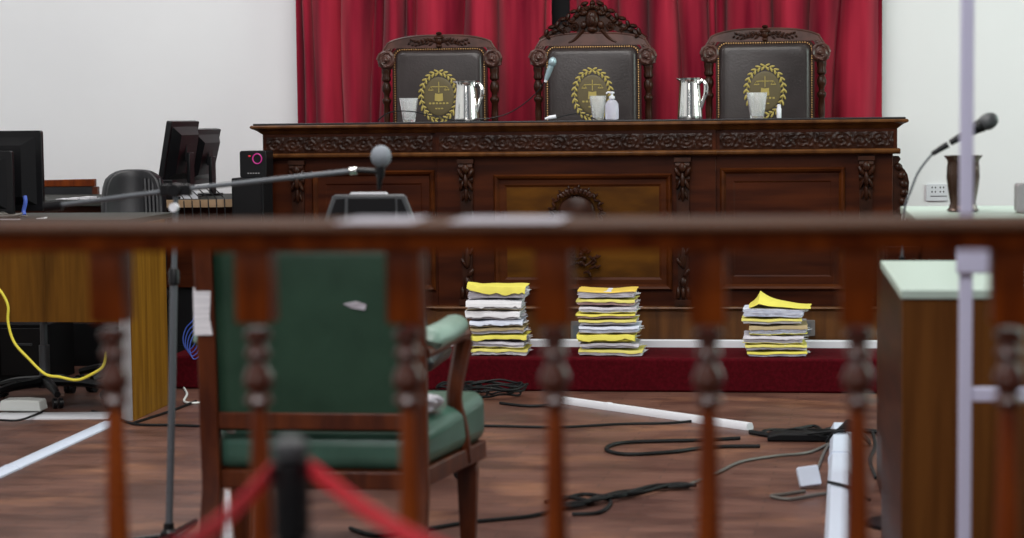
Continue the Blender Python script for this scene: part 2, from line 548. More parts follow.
# carved frieze: rows of scrolls raised from a grid
def frieze(x0, x1, y, z0, z1, name):
    g = BB()
    nx = int((x1 - x0) / 0.0055)
    nz = 18
    per = (z1 - z0) * 1.15
    vs = []
    for i in range(nx + 1):
        x = x0 + (x1 - x0) * i / nx
        k = math.floor((x - x0) / per)
        cx = x0 + (k + 0.5) * per
        sg = 1 if k % 2 else -1
        for j in range(nz + 1):
            z = z0 + (z1 - z0) * j / nz
            dx = (x - cx) / (per / 2)
            dz = (z - (z0 + z1) / 2) / ((z1 - z0) / 2) * sg
            r = math.hypot(dx, dz)
            a = math.atan2(dz, dx)
            h = 0.5 + 0.5 * math.cos(r * 12.0 - a)
            h *= max(0, 1.15 - r) ** 0.5
            h += 0.55 * max(0, math.sin(a * 5 + r * 4)) * (1 if 0.55 < r < 1.25 else 0)
            h += 0.35 * noise.noise(Vector((x * 90, z * 90, 3)))
            e = min(j, nz - j) / 2.0
            h *= min(1, e)
            vs.append((x, y - 0.0065 * max(0, h), z))
    fs = []
    for i in range(nx):
        for j in range(nz):
            a = i * (nz + 1) + j
            fs.append((a, a + nz + 1, a + nz + 2, a + 1))
    g.add(vs, fs)
    bbuild(g, name, 'carved')


frieze(XL + 0.02, X1 - 0.02, YB - 0.002, 1.200, 1.284, 'carved_frieze')
frieze(X1 + 0.02, X2 - 0.02, YB - 0.022, 1.200, 1.284, 'carved_frieze')
frieze(X2 + 0.02, XR - 0.02, YB - 0.002, 1.200, 1.284, 'carved_frieze')


# framed panels
def frame_rect(mb, x0, x1, z0, z1, y, wd, dp):
    """mitred moulding frame, raised dp in front of y"""
    ring = []
    for k, (ins, dy) in enumerate(((0, 0), (0.0, -dp * 0.55), (wd * 0.25, -dp), (wd * 0.55, -dp * 0.8), (wd * 0.8, -dp * 0.35), (wd, 0.004))):
        ring.append([(x0 + ins, y + dy, z0 + ins), (x1 - ins, y + dy, z0 + ins), (x1 - ins, y + dy, z1 - ins), (x0 + ins, y + dy, z1 - ins)])
    vs = [p for r in ring for p in r]
    fs = []
    for i in range(len(ring) - 1):
        for k in range(4):
            k2 = (k + 1) % 4
            fs.append((4 * i + k, 4 * i + k2, 4 * i + 4 + k2, 4 * i + 4 + k))
    mb.add(vs, fs)


def bay(x0, x1, z0, z1, y, m, ins=0.07):
    p = BB()
    rim = [[(x0 + 0.02, y - 0.004, z0 + 0.02), (x1 - 0.02, y - 0.004, z0 + 0.02), (x1 - 0.02, y - 0.004, z1 - 0.02), (x0 + 0.02, y - 0.004, z1 - 0.02)]]
    p.add(rim[0] + [(x0 + ins, y - 0.004, z0 + ins), (x1 - ins, y - 0.004, z0 + ins), (x1 - ins, y - 0.004, z1 - ins), (x0 + ins, y - 0.004, z1 - ins)], [(k, (k + 1) % 4, 4 + (k + 1) % 4, 4 + k) for k in range(4)])
    # raised field with sloped margins
    a, b2 = ins, ins + 0.012
    ring = [[(x0 + a, y - 0.004, z0 + a), (x1 - a, y - 0.004, z0 + a), (x1 - a, y - 0.004, z1 - a), (x0 + a, y - 0.004, z1 - a)],
            [(x0 + b2, y + 0.002, z0 + b2), (x1 - b2, y + 0.002, z0 + b2), (x1 - b2, y + 0.002, z1 - b2), (x0 + b2, y + 0.002, z1 - b2)]]
    vs = ring[0] + ring[1]
    fs = [(k, (k + 1) % 4, 4 + (k + 1) % 4, 4 + k) for k in range(4)] + [(4, 5, 6, 7)]
    p.add(vs, fs)
    o = bbuild(p, 'panel_rim', 'redpanel' if m == 'amber' else 'walnut', smooth=False)
    p = BB()
    p.add([(x0 + b2 + 0.001, y + 0.0015, z0 + b2 + 0.001), (x1 - b2 - 0.001, y + 0.0015, z0 + b2 + 0.001), (x1 - b2 - 0.001, y + 0.0015, z1 - b2 - 0.001), (x0 + b2 + 0.001, y + 0.0015, z1 - b2 - 0.001)], [(0, 1, 2, 3)])
    bbuild(p, 'panel_field', m, smooth=False)
    f = BB()
    frame_rect(f, x0, x1, z0, z1, y, 0.035, 0.026)
    bbuild(f, 'panel_moulding', 'redpanel', smooth=False)


bay(bx(312), bx(442) - 0.04, bz(291), bz(169), YB + 0.02, 'redpanel')
bay(bx(494), bx(672), bz(290), bz(174), YB + 0.0, 'amber', 0.055)
bay(bx(720), bx(845), bz(290), bz(169), YB + 0.02, 'redpanel')


# corbels: scrolled bracket with leaf drop
def corbel(x, y, ztop, h, wd=0.043, name='corbel'):
    c = BB()
    c.box(x - wd, x + wd, y - 0.055, y, ztop - 0.022, ztop)
    for k in range(3):
        c.tube([(x - wd * 0.85, y - 0.035 + 0.008 * k, ztop - 0.04 - 0.035 * k), (x + wd * 0.85, y - 0.035 + 0.008 * k, ztop - 0.04 - 0.035 * k)], 0.020 - 0.002 * k, 8)
    c.ell((x, y - 0.045, ztop - 0.052), (wd * 0.5, 0.022, 0.028))
    for sgn in (-1, 1):
        c.ell((x + sgn * wd * 0.6, y - 0.04, ztop - 0.075), (wd * 0.34, 0.02, 0.032), rotm('Y', sgn * 0.5))
        c.ell((x + sgn * wd * 0.45, y - 0.03, ztop - 0.135), (wd * 0.28, 0.018, 0.036), rotm('Y', -sgn * 0.4))
        c.ell((x + sgn * wd * 0.3, y - 0.018, ztop - 0.19), (wd * 0.22, 0.014, 0.034), rotm('Y', -sgn * 0.3))
    c.ell((x, y - 0.04, ztop - 0.115), (wd * 0.34, 0.022, 0.045))
    c.ell((x, y - 0.028, ztop - 0.18), (wd * 0.28, 0.018, 0.05))
    # tapering pilaster beneath and its foot
    c.prism([(x - wd * 0.55, ztop - h), (x + wd * 0.55, ztop - h), (x + wd * 0.8, ztop - 0.15), (x - wd * 0.8, ztop - 0.15)], y - 0.016, y)
    z = ztop - h
    c.box(x - wd, x + wd, y - 0.045, y, z, z + 0.03)
    for k in range(3):
        c.ell((x + (k - 1) * wd * 0.6, y - 0.022, z + 0.065), (wd * 0.3, 0.016, 0.035))
    c.ell((x, y - 0.024, z + 0.12), (wd * 0.45, 0.016, 0.03))
    c.ell((x, y - 0.022, z + 0.25), (wd * 0.4, 0.012, 0.06))
    for k in range(5):
        c.ell((x + 0.4 * wd * (-1) ** k, y - 0.02, z + 0.17 + 0.055 * k), (wd * 0.3, 0.012, 0.03), rotm('Y', 0.6 * (-1) ** k))
    bbuild(c, name, 'carved')


for u in (298, 866):
    corbel(bx(u), YB + 0.02, 1.158, 0.775)
for u in (467, 683):
    corbel(bx(u), YB - 0.0, 1.158, 0.775)


# side consoles seen in profile at both ends
def console(x, sg):
    c = BB()
    pts = [(0.0, 1.155), (0.030, 1.155), (0.040, 1.14), (0.030, 1.125), (0.028, 1.11), (0.045, 1.10), (0.06, 1.085), (0.075, 1.06), (0.083, 1.02), (0.080, 0.97), (0.068, 0.92), (0.05, 0.87),
           (0.035, 0.80), (0.028, 0.70), (0.028, 0.55), (0.035, 0.45), (0.05, 0.40), (0.05, 0.375), (0.0, 0.375)]
    c.prism([(x + sg * a, b_) for a, b_ in (pts if sg < 0 else pts[::-1])], YB + 0.03, YB + 0.13)
    for k in range(7):
        c.ell((x + sg * (0.028 + 0.03 * math.sin(k * 0.55)), YB + 0.03, 1.10 - 0.045 * k), (0.024, 0.014, 0.020), rotm('Y', 0.7 * (-1) ** k))
    bbuild(c, 'side_console', 'carved')


console(XL + 0.02, -1)
console(XR - 0.02, 1)

# carved crest on the centre panel: oval wreath round a shield, crossed branches below
cc = BB()
ccx, ccz = bx(577), bz(213)
rx_, rz_ = 0.128, 0.125
yy = YB - 0.03
for k in range(34):
    a = 2 * PI * k / 34
    px, pz = ccx + rx_ * math.cos(a), ccz + rz_ * math.sin(a)
    cc.ell((px, yy - 0.006 * (k % 2), pz), (0.020, 0.016, 0.009), rotm('Y', -a + (0.8 if k % 2 else -0.8)), 8, 5)
    if k % 2 == 0:
        cc.ell((ccx + (rx_ + 0.014) * math.cos(a), yy, ccz + (rz_ + 0.014) * math.sin(a)), (0.014, 0.012, 0.007), rotm('Y', -a), 8, 5)
cc.ell((ccx, yy + 0.005, ccz), (0.100, 0.024, 0.098), seg=20, rings=12)
for k in range(9):
    a = R(30 + 15 * k)
    cc.ell((ccx + 0.09 * math.cos(a), yy - 0.01, ccz + 0.070 + 0.045 * math.sin(a)), (0.012, 0.012, 0.02), rotm('Y', PI / 2 - a), 8, 5)
for sgn in (-1, 1):
    for k in range(9):
        t = k / 8
        cc.ell((ccx + sgn * (0.012 + 0.10 * t), yy, ccz - 0.235 + 0.05 * math.sin(t * 5)), (0.018, 0.012, 0.008), rotm('Y', sgn * (0.8 if k % 2 else -0.6)), 8, 5)
    cc.tube([(ccx, yy, ccz - 0.26), (ccx + sgn * 0.05, yy, ccz - 0.275), (ccx + sgn * 0.11, yy, ccz - 0.22)], 0.007, 6, 4)
    for k in range(7):
        t = k / 6
        cc.ell((ccx + sgn * (0.02 + 0.09 * t), yy - 0.004, ccz - 0.275 + 0.045 * math.sin(2 + t * 6)), (0.020, 0.014, 0.008), rotm('Y', sgn * (1.1 if k % 2 else -0.4)), 8, 5)
        cc.ell((ccx + sgn * 0.02 * (1 + k % 2), yy, ccz - 0.13 - 0.022 * k), (0.012, 0.012, 0.014), rotm('Y', sgn * 0.6), 8, 5)
bbuild(cc, 'carved_crest', 'carved')

# outlet plates on the plinth face and the long floor duct at its foot
for (u0, u1, v0, v1, lab) in ((571, 582, 321, 341, 'grey outlet plate on the bench plinth behind the middle paper stack'),
                              (796, 815, 320, 336, 'grey outlet plate on the bench plinth behind the right paper stack')):
    p0, p1 = at(u0, v1, Y=YB - 0.03), at(u1, v0, Y=YB - 0.03)
    t = thing('outlet_plate', lab, 'outlet', ((p0.x + p1.x) / 2, YB - 0.026, p0.z))
    wd, hh = (p1.x - p0.x) / 2, p1.z - p0.z
    MB().prism(rrect(-wd, wd, 0, hh, 0.006), -0.012, 0.0).build('plate', 'plategrey', t, bevel=0.002)
    s_ = MB()
    s_.prism(rrect(-wd * 0.55, wd * 0.55, hh * 0.2, hh * 0.8, 0.004), -0.0145, -0.011)
    s_.build('socket_insert', 'metalgrey', t)

dk = MB()
p0, p1 = at(425, 347, Z=0.171), at(905, 347, Z=0.171)
dk.profx([(-0.022, 0), (0.022, 0), (0.022, 0.034), (0.018, 0.038), (-0.018, 0.038), (-0.022, 0.034)], p0.x, p1.x + 0.35)
o = dk.build('cable_duct', 'white')
o.location = (0, YB - 0.088, 0.171)
tag(o, 'long white cable duct lying on the red step along the bench foot', 'cable duct')


# ------------------------------------------------------------------ curtain
def curtain(x0, x1, y, ztop, folds, seed, name, label):
    rnd = random.Random(seed)
    nx, nz = int((x1 - x0) / 0.008), 26
    vs = []
    # irregular fold positions
    cs = []
    x = x0
    while x < x1 + 0.1:
        cs.append(x)
        x += rnd.choice((0.05, 0.07, 0.09, 0.14, 0.2, 0.26)) * rnd.uniform(0.85, 1.15)
    ph = [rnd.uniform(0.65, 1.0) for _ in cs]

    def off(x, z):
        x = x + 0.05 * math.sin(z * 0.9 + x * 2.3) + 0.012 * math.sin(z * 3 + x * 11)
        i = 0
        while i < len(cs) - 2 and x > cs[i + 1]:
            i += 1
        t = (x - cs[i]) / (cs[i + 1] - cs[i])
        t = min(max(t, 0), 1)
        wdt = cs[i + 1] - cs[i]
        return math.sin(PI * t) ** 0.7 * min(0.15, wdt * 1.2) * ph[i] + 0.006 * math.sin(x * 60 + z)
    for i in range(nx + 1):
        x = x0 + (x1 - x0) * i / nx
        for j in range(nz + 1):
            z = 0.18 + (ztop - 0.18) * j / nz
            vs.append((x, y - off(x, z), z))
    fs = []
    for i in range(nx):
        for j in range(nz):
            a = i * (nz + 1) + j
            fs.append((a, a + nz + 1, a + nz + 2, a + 1))
    g = MB()
    g.add(vs, fs)
    o = g.build(name, 'velvet', ang=75)
    so = o.modifiers.new('solid', 'SOLIDIFY')
    so.thickness = 0.006
    so.offset = 1
    return tag(o, label, 'curtain')


YC = 12.27
cL, cR = at(299, 60, Y=YC).x, at(882, 60, Y=YC).x
cM0, cM1 = at(553, 20, Y=YC).x, at(570, 20, Y=YC).x
curtain(cL, cM0, YC, 3.6, 9, 3, 'velvet_curtain', 'deep red velvet curtain hanging behind the leftmost high-backed chair')
curtain(cM1, cR, YC, 3.6, 9, 11, 'velvet_curtain', 'deep red velvet curtain hanging right of the dark gap behind the middle chair')
g = MB()
g.box(cL + 0.3, cR - 0.3, 12.385, 12.396, 0.2, 3.58)  # black sheet stands in for the shadow between the curtains
tag(g.build('gap_shade_sheet', 'blackmatt'), 'black sheet added on the wall for the shadow in the gap between the red curtains', 'cloth')
g = MB()
g.tube([(cL - 0.15, YC - 0.03, 3.62), (cR + 0.15, YC - 0.03, 3.62)], 0.018, 10)
for xx in (cL - 0.1, (cL + cR) / 2, cR + 0.1):
    g.box(xx - 0.01, xx + 0.01, YC - 0.03, 12.4, 3.61, 3.63)
tag(g.build('curtain_rod', 'bronze'), 'rod carrying the red velvet curtains above the chairs', 'curtain rod')


# ------------------------------------------------------------------ judges' chairs
def leafspray(mb, x, z, y, sg, n=6, L=0.16, sc_=1.0):
    for k in range(n):
        t = k / (n - 1)
        px = x + sg * L * t
        pz = z + 0.006 * math.sin(t * 7)
        mb.ell((px, y, pz + 0.009 * sc_), (0.017 * sc_ * (1.2 - 0.5 * t), 0.010, 0.008 * sc_), rotm('Y', -sg * 0.7), 8, 5)
        mb.ell((px + sg * 0.012, y, pz - 0.009 * sc_), (0.015 * sc_ * (1.2 - 0.5 * t), 0.010, 0.007 * sc_), rotm('Y', sg * 0.7), 8, 5)


def scroll(mb, x, z, y, r, sg):
    pts = []
    for k in range(22):
        t = k / 21
        a = t * 2.2 * 2 * PI
        rr = r * (1 - 0.85 * t)
        pts.append((x + sg * rr * math.cos(a), y, z + rr * math.sin(a)))
    mb.tube(pts, [0.014 * r / 0.06, 0.008 * r / 0.06], 6)
    mb.ell((x, y - 0.006, z), (r * 0.3, 0.018, r * 0.3))


def chair_emblem(parent, cx, cz, y, s=1.0):
    grd = MB()
    grd.ell((cx, y, cz), (0.080 * s, 0.004, 0.100 * s), seg=28, rings=12)
    em = grd.build('emblem', 'gold_dark', parent)
    g = MB()
    for k in range(26):
        a = -PI / 2 + 2 * PI * (k + 0.5) / 26
        for rr, tw in ((0.96, 0.75), (1.10, -0.6)):
            px = cx + 0.092 * s * rr * math.cos(a)
            pz = cz + 0.120 * s * rr * math.sin(a)
            sgn = 1 if math.cos(a) > 0 else -1
            tang = math.atan2(0.12 * math.cos(a), -0.092 * math.sin(a))
            g.ell((px, y - 0.002, pz), (0.0145 * s, 0.003, 0.0058 * s), rotm('Y', -(tang) + tw * sgn), 8, 4)
    g.tube([(cx + 0.092 * s * math.cos(a_), y - 0.001, cz + 0.12 * s * math.sin(a_)) for a_ in [R(-85 + 10 * i) for i in range(36)]], 0.002, 5)
    g.build('wreath', 'gold', em)
    g = MB()
    # scales over an open book with a line of small strokes
    g.box(cx - 0.042 * s, cx + 0.042 * s, y - 0.0055, y - 0.003, cz + 0.048 * s, cz + 0.052 * s)
    g.box(cx - 0.002 * s, cx + 0.002 * s, y - 0.0055, y - 0.003, cz + 0.02 * s, cz + 0.075 * s)
    for sgn in (-1, 1):
        g.tube([(cx + sgn * 0.042 * s, y - 0.004, cz + 0.05 * s), (cx + sgn * 0.03 * s, y - 0.004, cz + 0.034 * s)], 0.0012, 4)
        g.tube([(cx + sgn * 0.042 * s, y - 0.004, cz + 0.05 * s), (cx + sgn * 0.054 * s, y - 0.004, cz + 0.034 * s)], 0.0012, 4)
        g.box(cx + sgn * 0.042 * s - 0.013 * s, cx + sgn * 0.042 * s + 0.013 * s, y - 0.0055, y - 0.003, cz + 0.031 * s, cz + 0.035 * s)
    g.build('scales', 'gold', em)
    g = MB()
    g.prism([(cx - 0.022 * s, cz - 0.022 * s), (cx, cz - 0.026 * s), (cx + 0.022 * s, cz - 0.022 * s), (cx + 0.020 * s, cz + 0.016 * s), (cx, cz + 0.012 * s), (cx - 0.020 * s, cz + 0.016 * s)], y - 0.0065, y - 0.003)
    g.build('book', 'gold', em)
    g = MB()
    for k in range(6):
        g.box(cx + (-0.052 + 0.018 * k) * s, cx + (-0.041 + 0.018 * k) * s, y - 0.0055, y - 0.003, cz - 0.040 * s, cz - 0.031 * s)
    for k in range(3):
        g.box(cx + (-0.020 + 0.015 * k) * s, cx + (-0.009 + 0.015 * k) * s, y - 0.0055, y - 0.003, cz - 0.066 * s, cz - 0.060 * s)
    g.build('lettering', 'gold', em)
    return em


def judge_chair(name, label, loc, tall, s=1.0):
    """origin on the platform; the chair faces -Y (towards the hall). H of side-chair back = 1.36"""
    t = thing(name, label, 'chair', loc)
    ZT_ = 1.36 * s
    hw = 0.352 * s
    # stiles: turned posts
    for sg in (-1, 1):
        p = MB()
        x = sg * (hw - 0.030)
        p.box(x - 0.03, x + 0.03, -0.03, 0.03, 0.02, 0.62)
        prof = [(0.030, 0.62), (0.036, 0.63), (0.030, 0.65), (0.022, 0.66), (0.026, 0.68), (0.024, 0.80), (0.030, 0.81), (0.034, 0.825), (0.028, 0.835), (0.022, 0.845),
                (0.024, 0.86), (0.026, 0.90), (0.023, 0.96), (0.032, 0.97), (0.036, 0.985), (0.030, 0.995), (0.022, 1.00), (0.022, 1.02), (0.034, 1.04), (0.036, 1.06), (0.026, 1.085),
                (0.020, 1.09), (0.034, 1.10), (0.036, 1.115), (0.030, 1.13), (0.036, 1.15), (0.036, 1.17)]
        p.lathe([(r * 0.78, z * s) for r, z in prof], (x, 0, 0), 16)
        p.build('stile', 'carved', t, bevel=0.002)
    # arched head rail
    n = 24
    top, bot = [], []
    for i in range(n + 1):
        q = -1 + 2 * i / n
        x = q * (hw + 0.012)
        rise = 0.075 * (1 - abs(q) ** 3.2)
        if abs(q) > 0.82:
            rise -= 0.11 * ((abs(q) - 0.82) / 0.18) ** 1.6
        top.append((x, ZT_ - 0.065 + rise * 0.9))
    for i in range(n + 1):
        q = -1 + 2 * i / n
        x = q * (hw + 0.012)
        if abs(q) < 0.80:
            zb = ZT_ - 0.072 - 0.0 * abs(q)
        else:
            zb = ZT_ - 0.072 - 0.105 * min(1, ((abs(q) - 0.80) / 0.08))
        bot.append((x, zb))
    hr = MB()
    poly = bot + top[::-1]
    hr.prism(poly, -0.028, 0.028)
    # raised rim along the top edge
    hr.tube([(x, -0.022, z - 0.004) for x, z in top[1:-1]], 0.0085, 6)
    hr.build('head_rail', 'crestwood', t, bevel=0.0)
    for sg in (-1, 1):
        cv = MB()
        sx = sg * (hw - 0.038)
        scroll(cv, sx, ZT_ - 0.140, -0.034, 0.052, sg)
        cv.ell((sx, -0.012, ZT_ - 0.140), (0.058, 0.030, 0.060), None, 18, 10)
        cv.ell((sx + sg * 0.02, -0.03, ZT_ - 0.105), (0.030, 0.016, 0.014), rotm('Y', sg * 0.7), 8, 5)
        cv.ell((sx - sg * 0.005, -0.03, ZT_ - 0.085), (0.028, 0.014, 0.010), rotm('Y', sg * 0.5), 8, 5)
        cv.ell((sx + sg * 0.032, -0.03, ZT_ - 0.135), (0.022, 0.014, 0.012), rotm('Y', sg * 1.2), 8, 5)
        for k in range(5):
            cv.ell((sx + sg * 0.012 * math.cos(k * 1.3), -0.04, ZT_ - 0.155 + 0.028 * math.sin(k * 1.3)), (0.012, 0.010, 0.009), None, 8, 5)
        cv.build('scroll_carving', 'crestwood', t)
    if not tall:
        cv = MB()
        for sg in (-1, 1):
            leafspray(cv, sg * 0.035, ZT_ - 0.040, -0.03, sg, 7, 0.13, 1.0)
        cv.ell((0, -0.035, ZT_ - 0.030), (0.022, 0.02, 0.030))
        cv.ell((0, -0.04, ZT_ - 0.015), (0.032, 0.016, 0.012))
        cv.ell((0, -0.03, ZT_ + 0.012), (0.018, 0.018, 0.010))
        cv.ell((0, -0.036, ZT_ - 0.062), (0.018, 0.014, 0.012))
        cv.build('carving', 'carved', t)
    if tall:
        # pierced pediment: two sloping carved rails rising to a shield and finial
        pd = MB()
        outl = [(0.30, -0.06), (0.275, -0.012), (0.22, 0.038), (0.155, 0.060), (0.125, 0.085), (0.085, 0.135), (0.045, 0.152), (0.0, 0.165)]
        hole = [(0.115 + 0.034 * math.cos(2 * PI * k / 12), -0.008 + 0.022 * math.sin(2 * PI * k / 12)) for k in range(12)]
        for sg in (-1, 1):
            # keyhole outline: outer edge, slit in to the pierced opening and back out
            lo_ = [(0.0, -0.07), (0.115, -0.07)] + [hole[(9 - k) % 12] for k in range(13)] + [(0.1155, -0.07)] + outl
            lo_ = [(sg * x_, ZT_ + z_) for x_, z_ in lo_]
            pd.prism(lo_ if sg > 0 else lo_[::-1], -0.016, 0.018)
        for sg in (-1, 1):
            pts = [(sg * 0.30, 0, ZT_ - 0.045), (sg * 0.24, 0, ZT_ + 0.0), (sg * 0.15, 0, ZT_ + 0.045), (sg * 0.085, 0, ZT_ + 0.10), (sg * 0.03, 0, ZT_ + 0.155)]
            pd.tube(pts, [0.026, 0.020, 0.020, 0.022], 8, 5)
            pts = [(sg * 0.20, 0, ZT_ - 0.015), (sg * 0.13, 0, ZT_ - 0.03), (sg * 0.05, 0, ZT_ + 0.01), (sg * 0.03, 0, ZT_ + 0.05)]
            pd.tube(pts, [0.016, 0.013, 0.018], 8, 5)
            for k in range(8):
                q = k / 7
                px = sg * (0.27 - 0.225 * q)
                pz = ZT_ + 0.005 + 0.155 * q + 0.010 * (k % 2)
                pd.ell((px, -0.018, pz), (0.025, 0.020, 0.013), rotm('Y', sg * (0.75 + 0.5 * (-1) ** k)), 8, 5)
                pd.ell((px - sg * 0.012, -0.030, pz - 0.028), (0.016, 0.014, 0.010), rotm('Y', -sg * 0.6), 8, 5)
            scroll(pd, sg * 0.105, ZT_ + 0.035, -0.02, 0.030, sg)
            scroll(pd, sg * 0.17, ZT_ + 0.005, -0.02, 0.020, -sg)
            pd.ell((sg * 0.045, -0.03, ZT_ + 0.115), (0.022, 0.018, 0.016), rotm('Y', sg * 0.8), 8, 5)
            pd.ell((sg * 0.05, -0.03, ZT_ + 0.045), (0.020, 0.016, 0.026), rotm('Y', -sg * 0.4), 8, 5)
            pd.tube([(sg * 0.05, -0.02, ZT_ + 0.02), (sg * 0.10, -0.02, ZT_ - 0.035), (sg * 0.14, -0.02, ZT_ - 0.055)], [0.016, 0.012, 0.010], 8, 4)
        pd.build('pediment', 'carved', t)
        sh = MB()
        sh.ell((0, -0.028, ZT_ + 0.075), (0.040, 0.026, 0.058), seg=16, rings=10)
        sh.ell((0, -0.030, ZT_ + 0.02), (0.030, 0.022, 0.022))
        sh.ell((0, -0.052, ZT_ + 0.07), (0.016, 0.010, 0.030))
        for k in range(7):
            a = R(20 + 23.3 * k)
            sh.ell((0.034 * math.cos(a), -0.034, ZT_ + 0.13 + 0.020 * math.sin(a)), (0.014, 0.014, 0.010), rotm('Y', -a), 8, 5)
        sh.lathe([(0.014, 0.13), (0.022, 0.145), (0.012, 0.155), (0.018, 0.170), (0.014, 0.182), (0.004, 0.192)], (0, -0.01, ZT_), 12)
        sh.build('shield_finial', 'carved', t)
    # upholstered back
    bw = 0.262 * s
    z0, z1 = 0.60, ZT_ - 0.085
    fr = MB()
    poly_o = rrect(-bw - 0.020, bw + 0.020, z0 - 0.02, z1 + 0.018, 0.03, 6, 0.05)
    fr.prism(poly_o, -0.022, 0.020)
    fr.build('back_frame', 'carved', t)
    for sg in (-1, 1):
        l = MB()
        l.box(sg * (bw + 0.02) - 0.004, sg * (bw + 0.02) + 0.004, -0.026, -0.018, z0, z1 - 0.04)
    bk_ = MB()
    rings = []
    for k in range(6):
        q = k / 5
        ins = 0.004 + 0.032 * (1 - math.cos(q * PI / 2))
        dy = -0.022 - 0.030 * math.sin(q * PI / 2)
        rr = 0.045
        rings.append([(x, dy, z) for x, z in rrect(-bw + ins, bw - ins, z0 + ins, z1 - ins, rr, 6)])
    nn = len(rings[0])
    vs = [p for r_ in rings for p in r_]
    fs = []
    for i in range(len(rings) - 1):
        for k in range(nn):
            k2 = (k + 1) % nn
            fs.append((i * nn + k, i * nn + k2, (i + 1) * nn + k2, (i + 1) * nn + k))
    fs.append(tuple((len(rings) - 1) * nn + k for k in range(nn)))
    bk_.add(vs, fs)
    back = bk_.build('backrest', 'leather', t, ang=60)
    nl = MB()
    poly = rrect(-bw - 0.004, bw + 0.004, z0 - 0.004, z1 + 0.004, 0.045, 6)
    # nails evenly along the outline
    seglen = 0.014
    acc = 0
    for i in range(len(poly)):
        a = Vector((poly[i][0], 0, poly[i][1]))
        c_ = poly[(i + 1) % len(poly)]
        b_ = Vector((c_[0], 0, c_[1]))
        L = (b_ - a).length
        dpos = acc
        while dpos < L:
            p = a.lerp(b_, dpos / L)
            nl.ell((p.x, -0.024, p.z), (0.0048, 0.004, 0.0048), None, 6, 4)
            dpos += seglen
        acc = dpos - L
    nl.build('nail_trim', 'brass', back)
    chair_emblem(t, 0.0, z0 + 0.50 * (z1 - z0) + 0.066, -0.053, 1.13)
    # seat, arms, legs
    st = MB()
    st.box(-hw + 0.01, hw - 0.01, -0.54, -0.03, 0.38, 0.43)
    st.build('seat_rail', 'carved', t, bevel=0.006)
    cu = MB()
    cu.box(-hw + 0.02, hw - 0.02, -0.53, -0.035, 0.431, 0.50)
    cu.build('seat', 'leather', t, bevel=0.03)
    for sg in (-1, 1):
        l = MB()
        l.lathe([(0.022, 0.001), (0.03, 0.03), (0.02, 0.06), (0.03, 0.2), (0.034, 0.3), (0.026, 0.33), (0.034, 0.36), (0.034, 0.379)], (sg * (hw - 0.04), -0.50, 0), 12)
        l.build('leg', 'carved', t)
        l = MB()
        l.box(sg * (hw - 0.035) - 0.026, sg * (hw - 0.035) + 0.026, -0.026, 0.026, 0.001, 0.02)
        l.build('foot', 'carved', t)
        a_ = MB()
        a_.tube([(sg * (hw - 0.035), -0.03, 0.66), (sg * (hw - 0.03), -0.2, 0.67), (sg * (hw - 0.02), -0.42, 0.66), (sg * (hw - 0.02), -0.50, 0.64)], 0.024, 8, 4)
        a_.tube([(sg * (hw - 0.03), -0.44, 0.65), (sg * (hw - 0.035), -0.42, 0.54), (sg * (hw - 0.04), -0.47, 0.43)], [0.022, 0.016, 0.024], 8, 4)
        a_.build('armrest', 'carved', t)
    return t


ZP = 0.501
YJ = 11.66
judge_chair('carved_armchair', 'carved high-back chair with gold wreath, leftmost of three, behind steel jug and glass', (at(440, 60, Y=YJ).x, YJ, ZP), False)
judge_chair('carved_armchair', 'tallest carved high-back chair with pierced crest and finial, in the middle behind bench', (at(593, 60, Y=YJ).x, YJ, ZP), True, 1.0)
judge_chair('carved_armchair', 'carved high-back chair with gold wreath, rightmost of three behind the bench', (at(765, 60, Y=YJ).x, YJ, ZP + 0.008), False)


# ------------------------------------------------------------------ things on the bench
def on_bench(u, Y):
    p = at(u, 118, Y=Y)
    return (p.x, Y, ZT + 0.001)


def tumbler(label, u, Y, h, r, flute=12):
    x, y, z = on_bench(u, Y)
    g = MB()
    n = 24
    vs, fs = [], []
    prof = [(0.62, 0.0), (0.74, 0.3), (0.86, 0.65), (1.0, 1.0), (0.93, 1.0), (0.78, 0.62), (0.66, 0.3), (0.55, 0.10)]
    for q, (rr, zz) in enumerate(prof):
        for k in range(n * 2):
            a = 2 * PI * k / (n * 2)
            f_ = 1 + (0.035 * math.cos(a * flute) if q < 3 else 0)
            vs.append((r * rr * f_ * math.cos(a), r * rr * f_ * math.sin(a), h * zz))
    N = n * 2
    for i in range(len(prof) - 1):
        for k in range(N):
            k2 = (k + 1) % N
            fs.append((i * N + k, i * N + k2, (i + 1) * N + k2, (i + 1) * N + k))
    fs.append(tuple(range(N - 1, -1, -1)))
    fs.append(tuple((len(prof) - 1) * N + k for k in range(N)))
    g.add(vs, fs)
    o = g.build('drinking_glass', 'thin')
    o.location = (x, y, z)
    return tag(o, label, 'glass', 'clear drinking glasses on the bench')


tumbler('clear drinking glass on the bench left of the leftmost steel jug', 409, 10.8, 0.130, 0.052)
tumbler('clear drinking glass on the bench beside the hand sanitizer bottle', 598, 10.82, 0.130, 0.046)
tumbler('clear drinking glass standing before the rightmost chair with gold wreath', 757, 10.8, 0.137, 0.055)


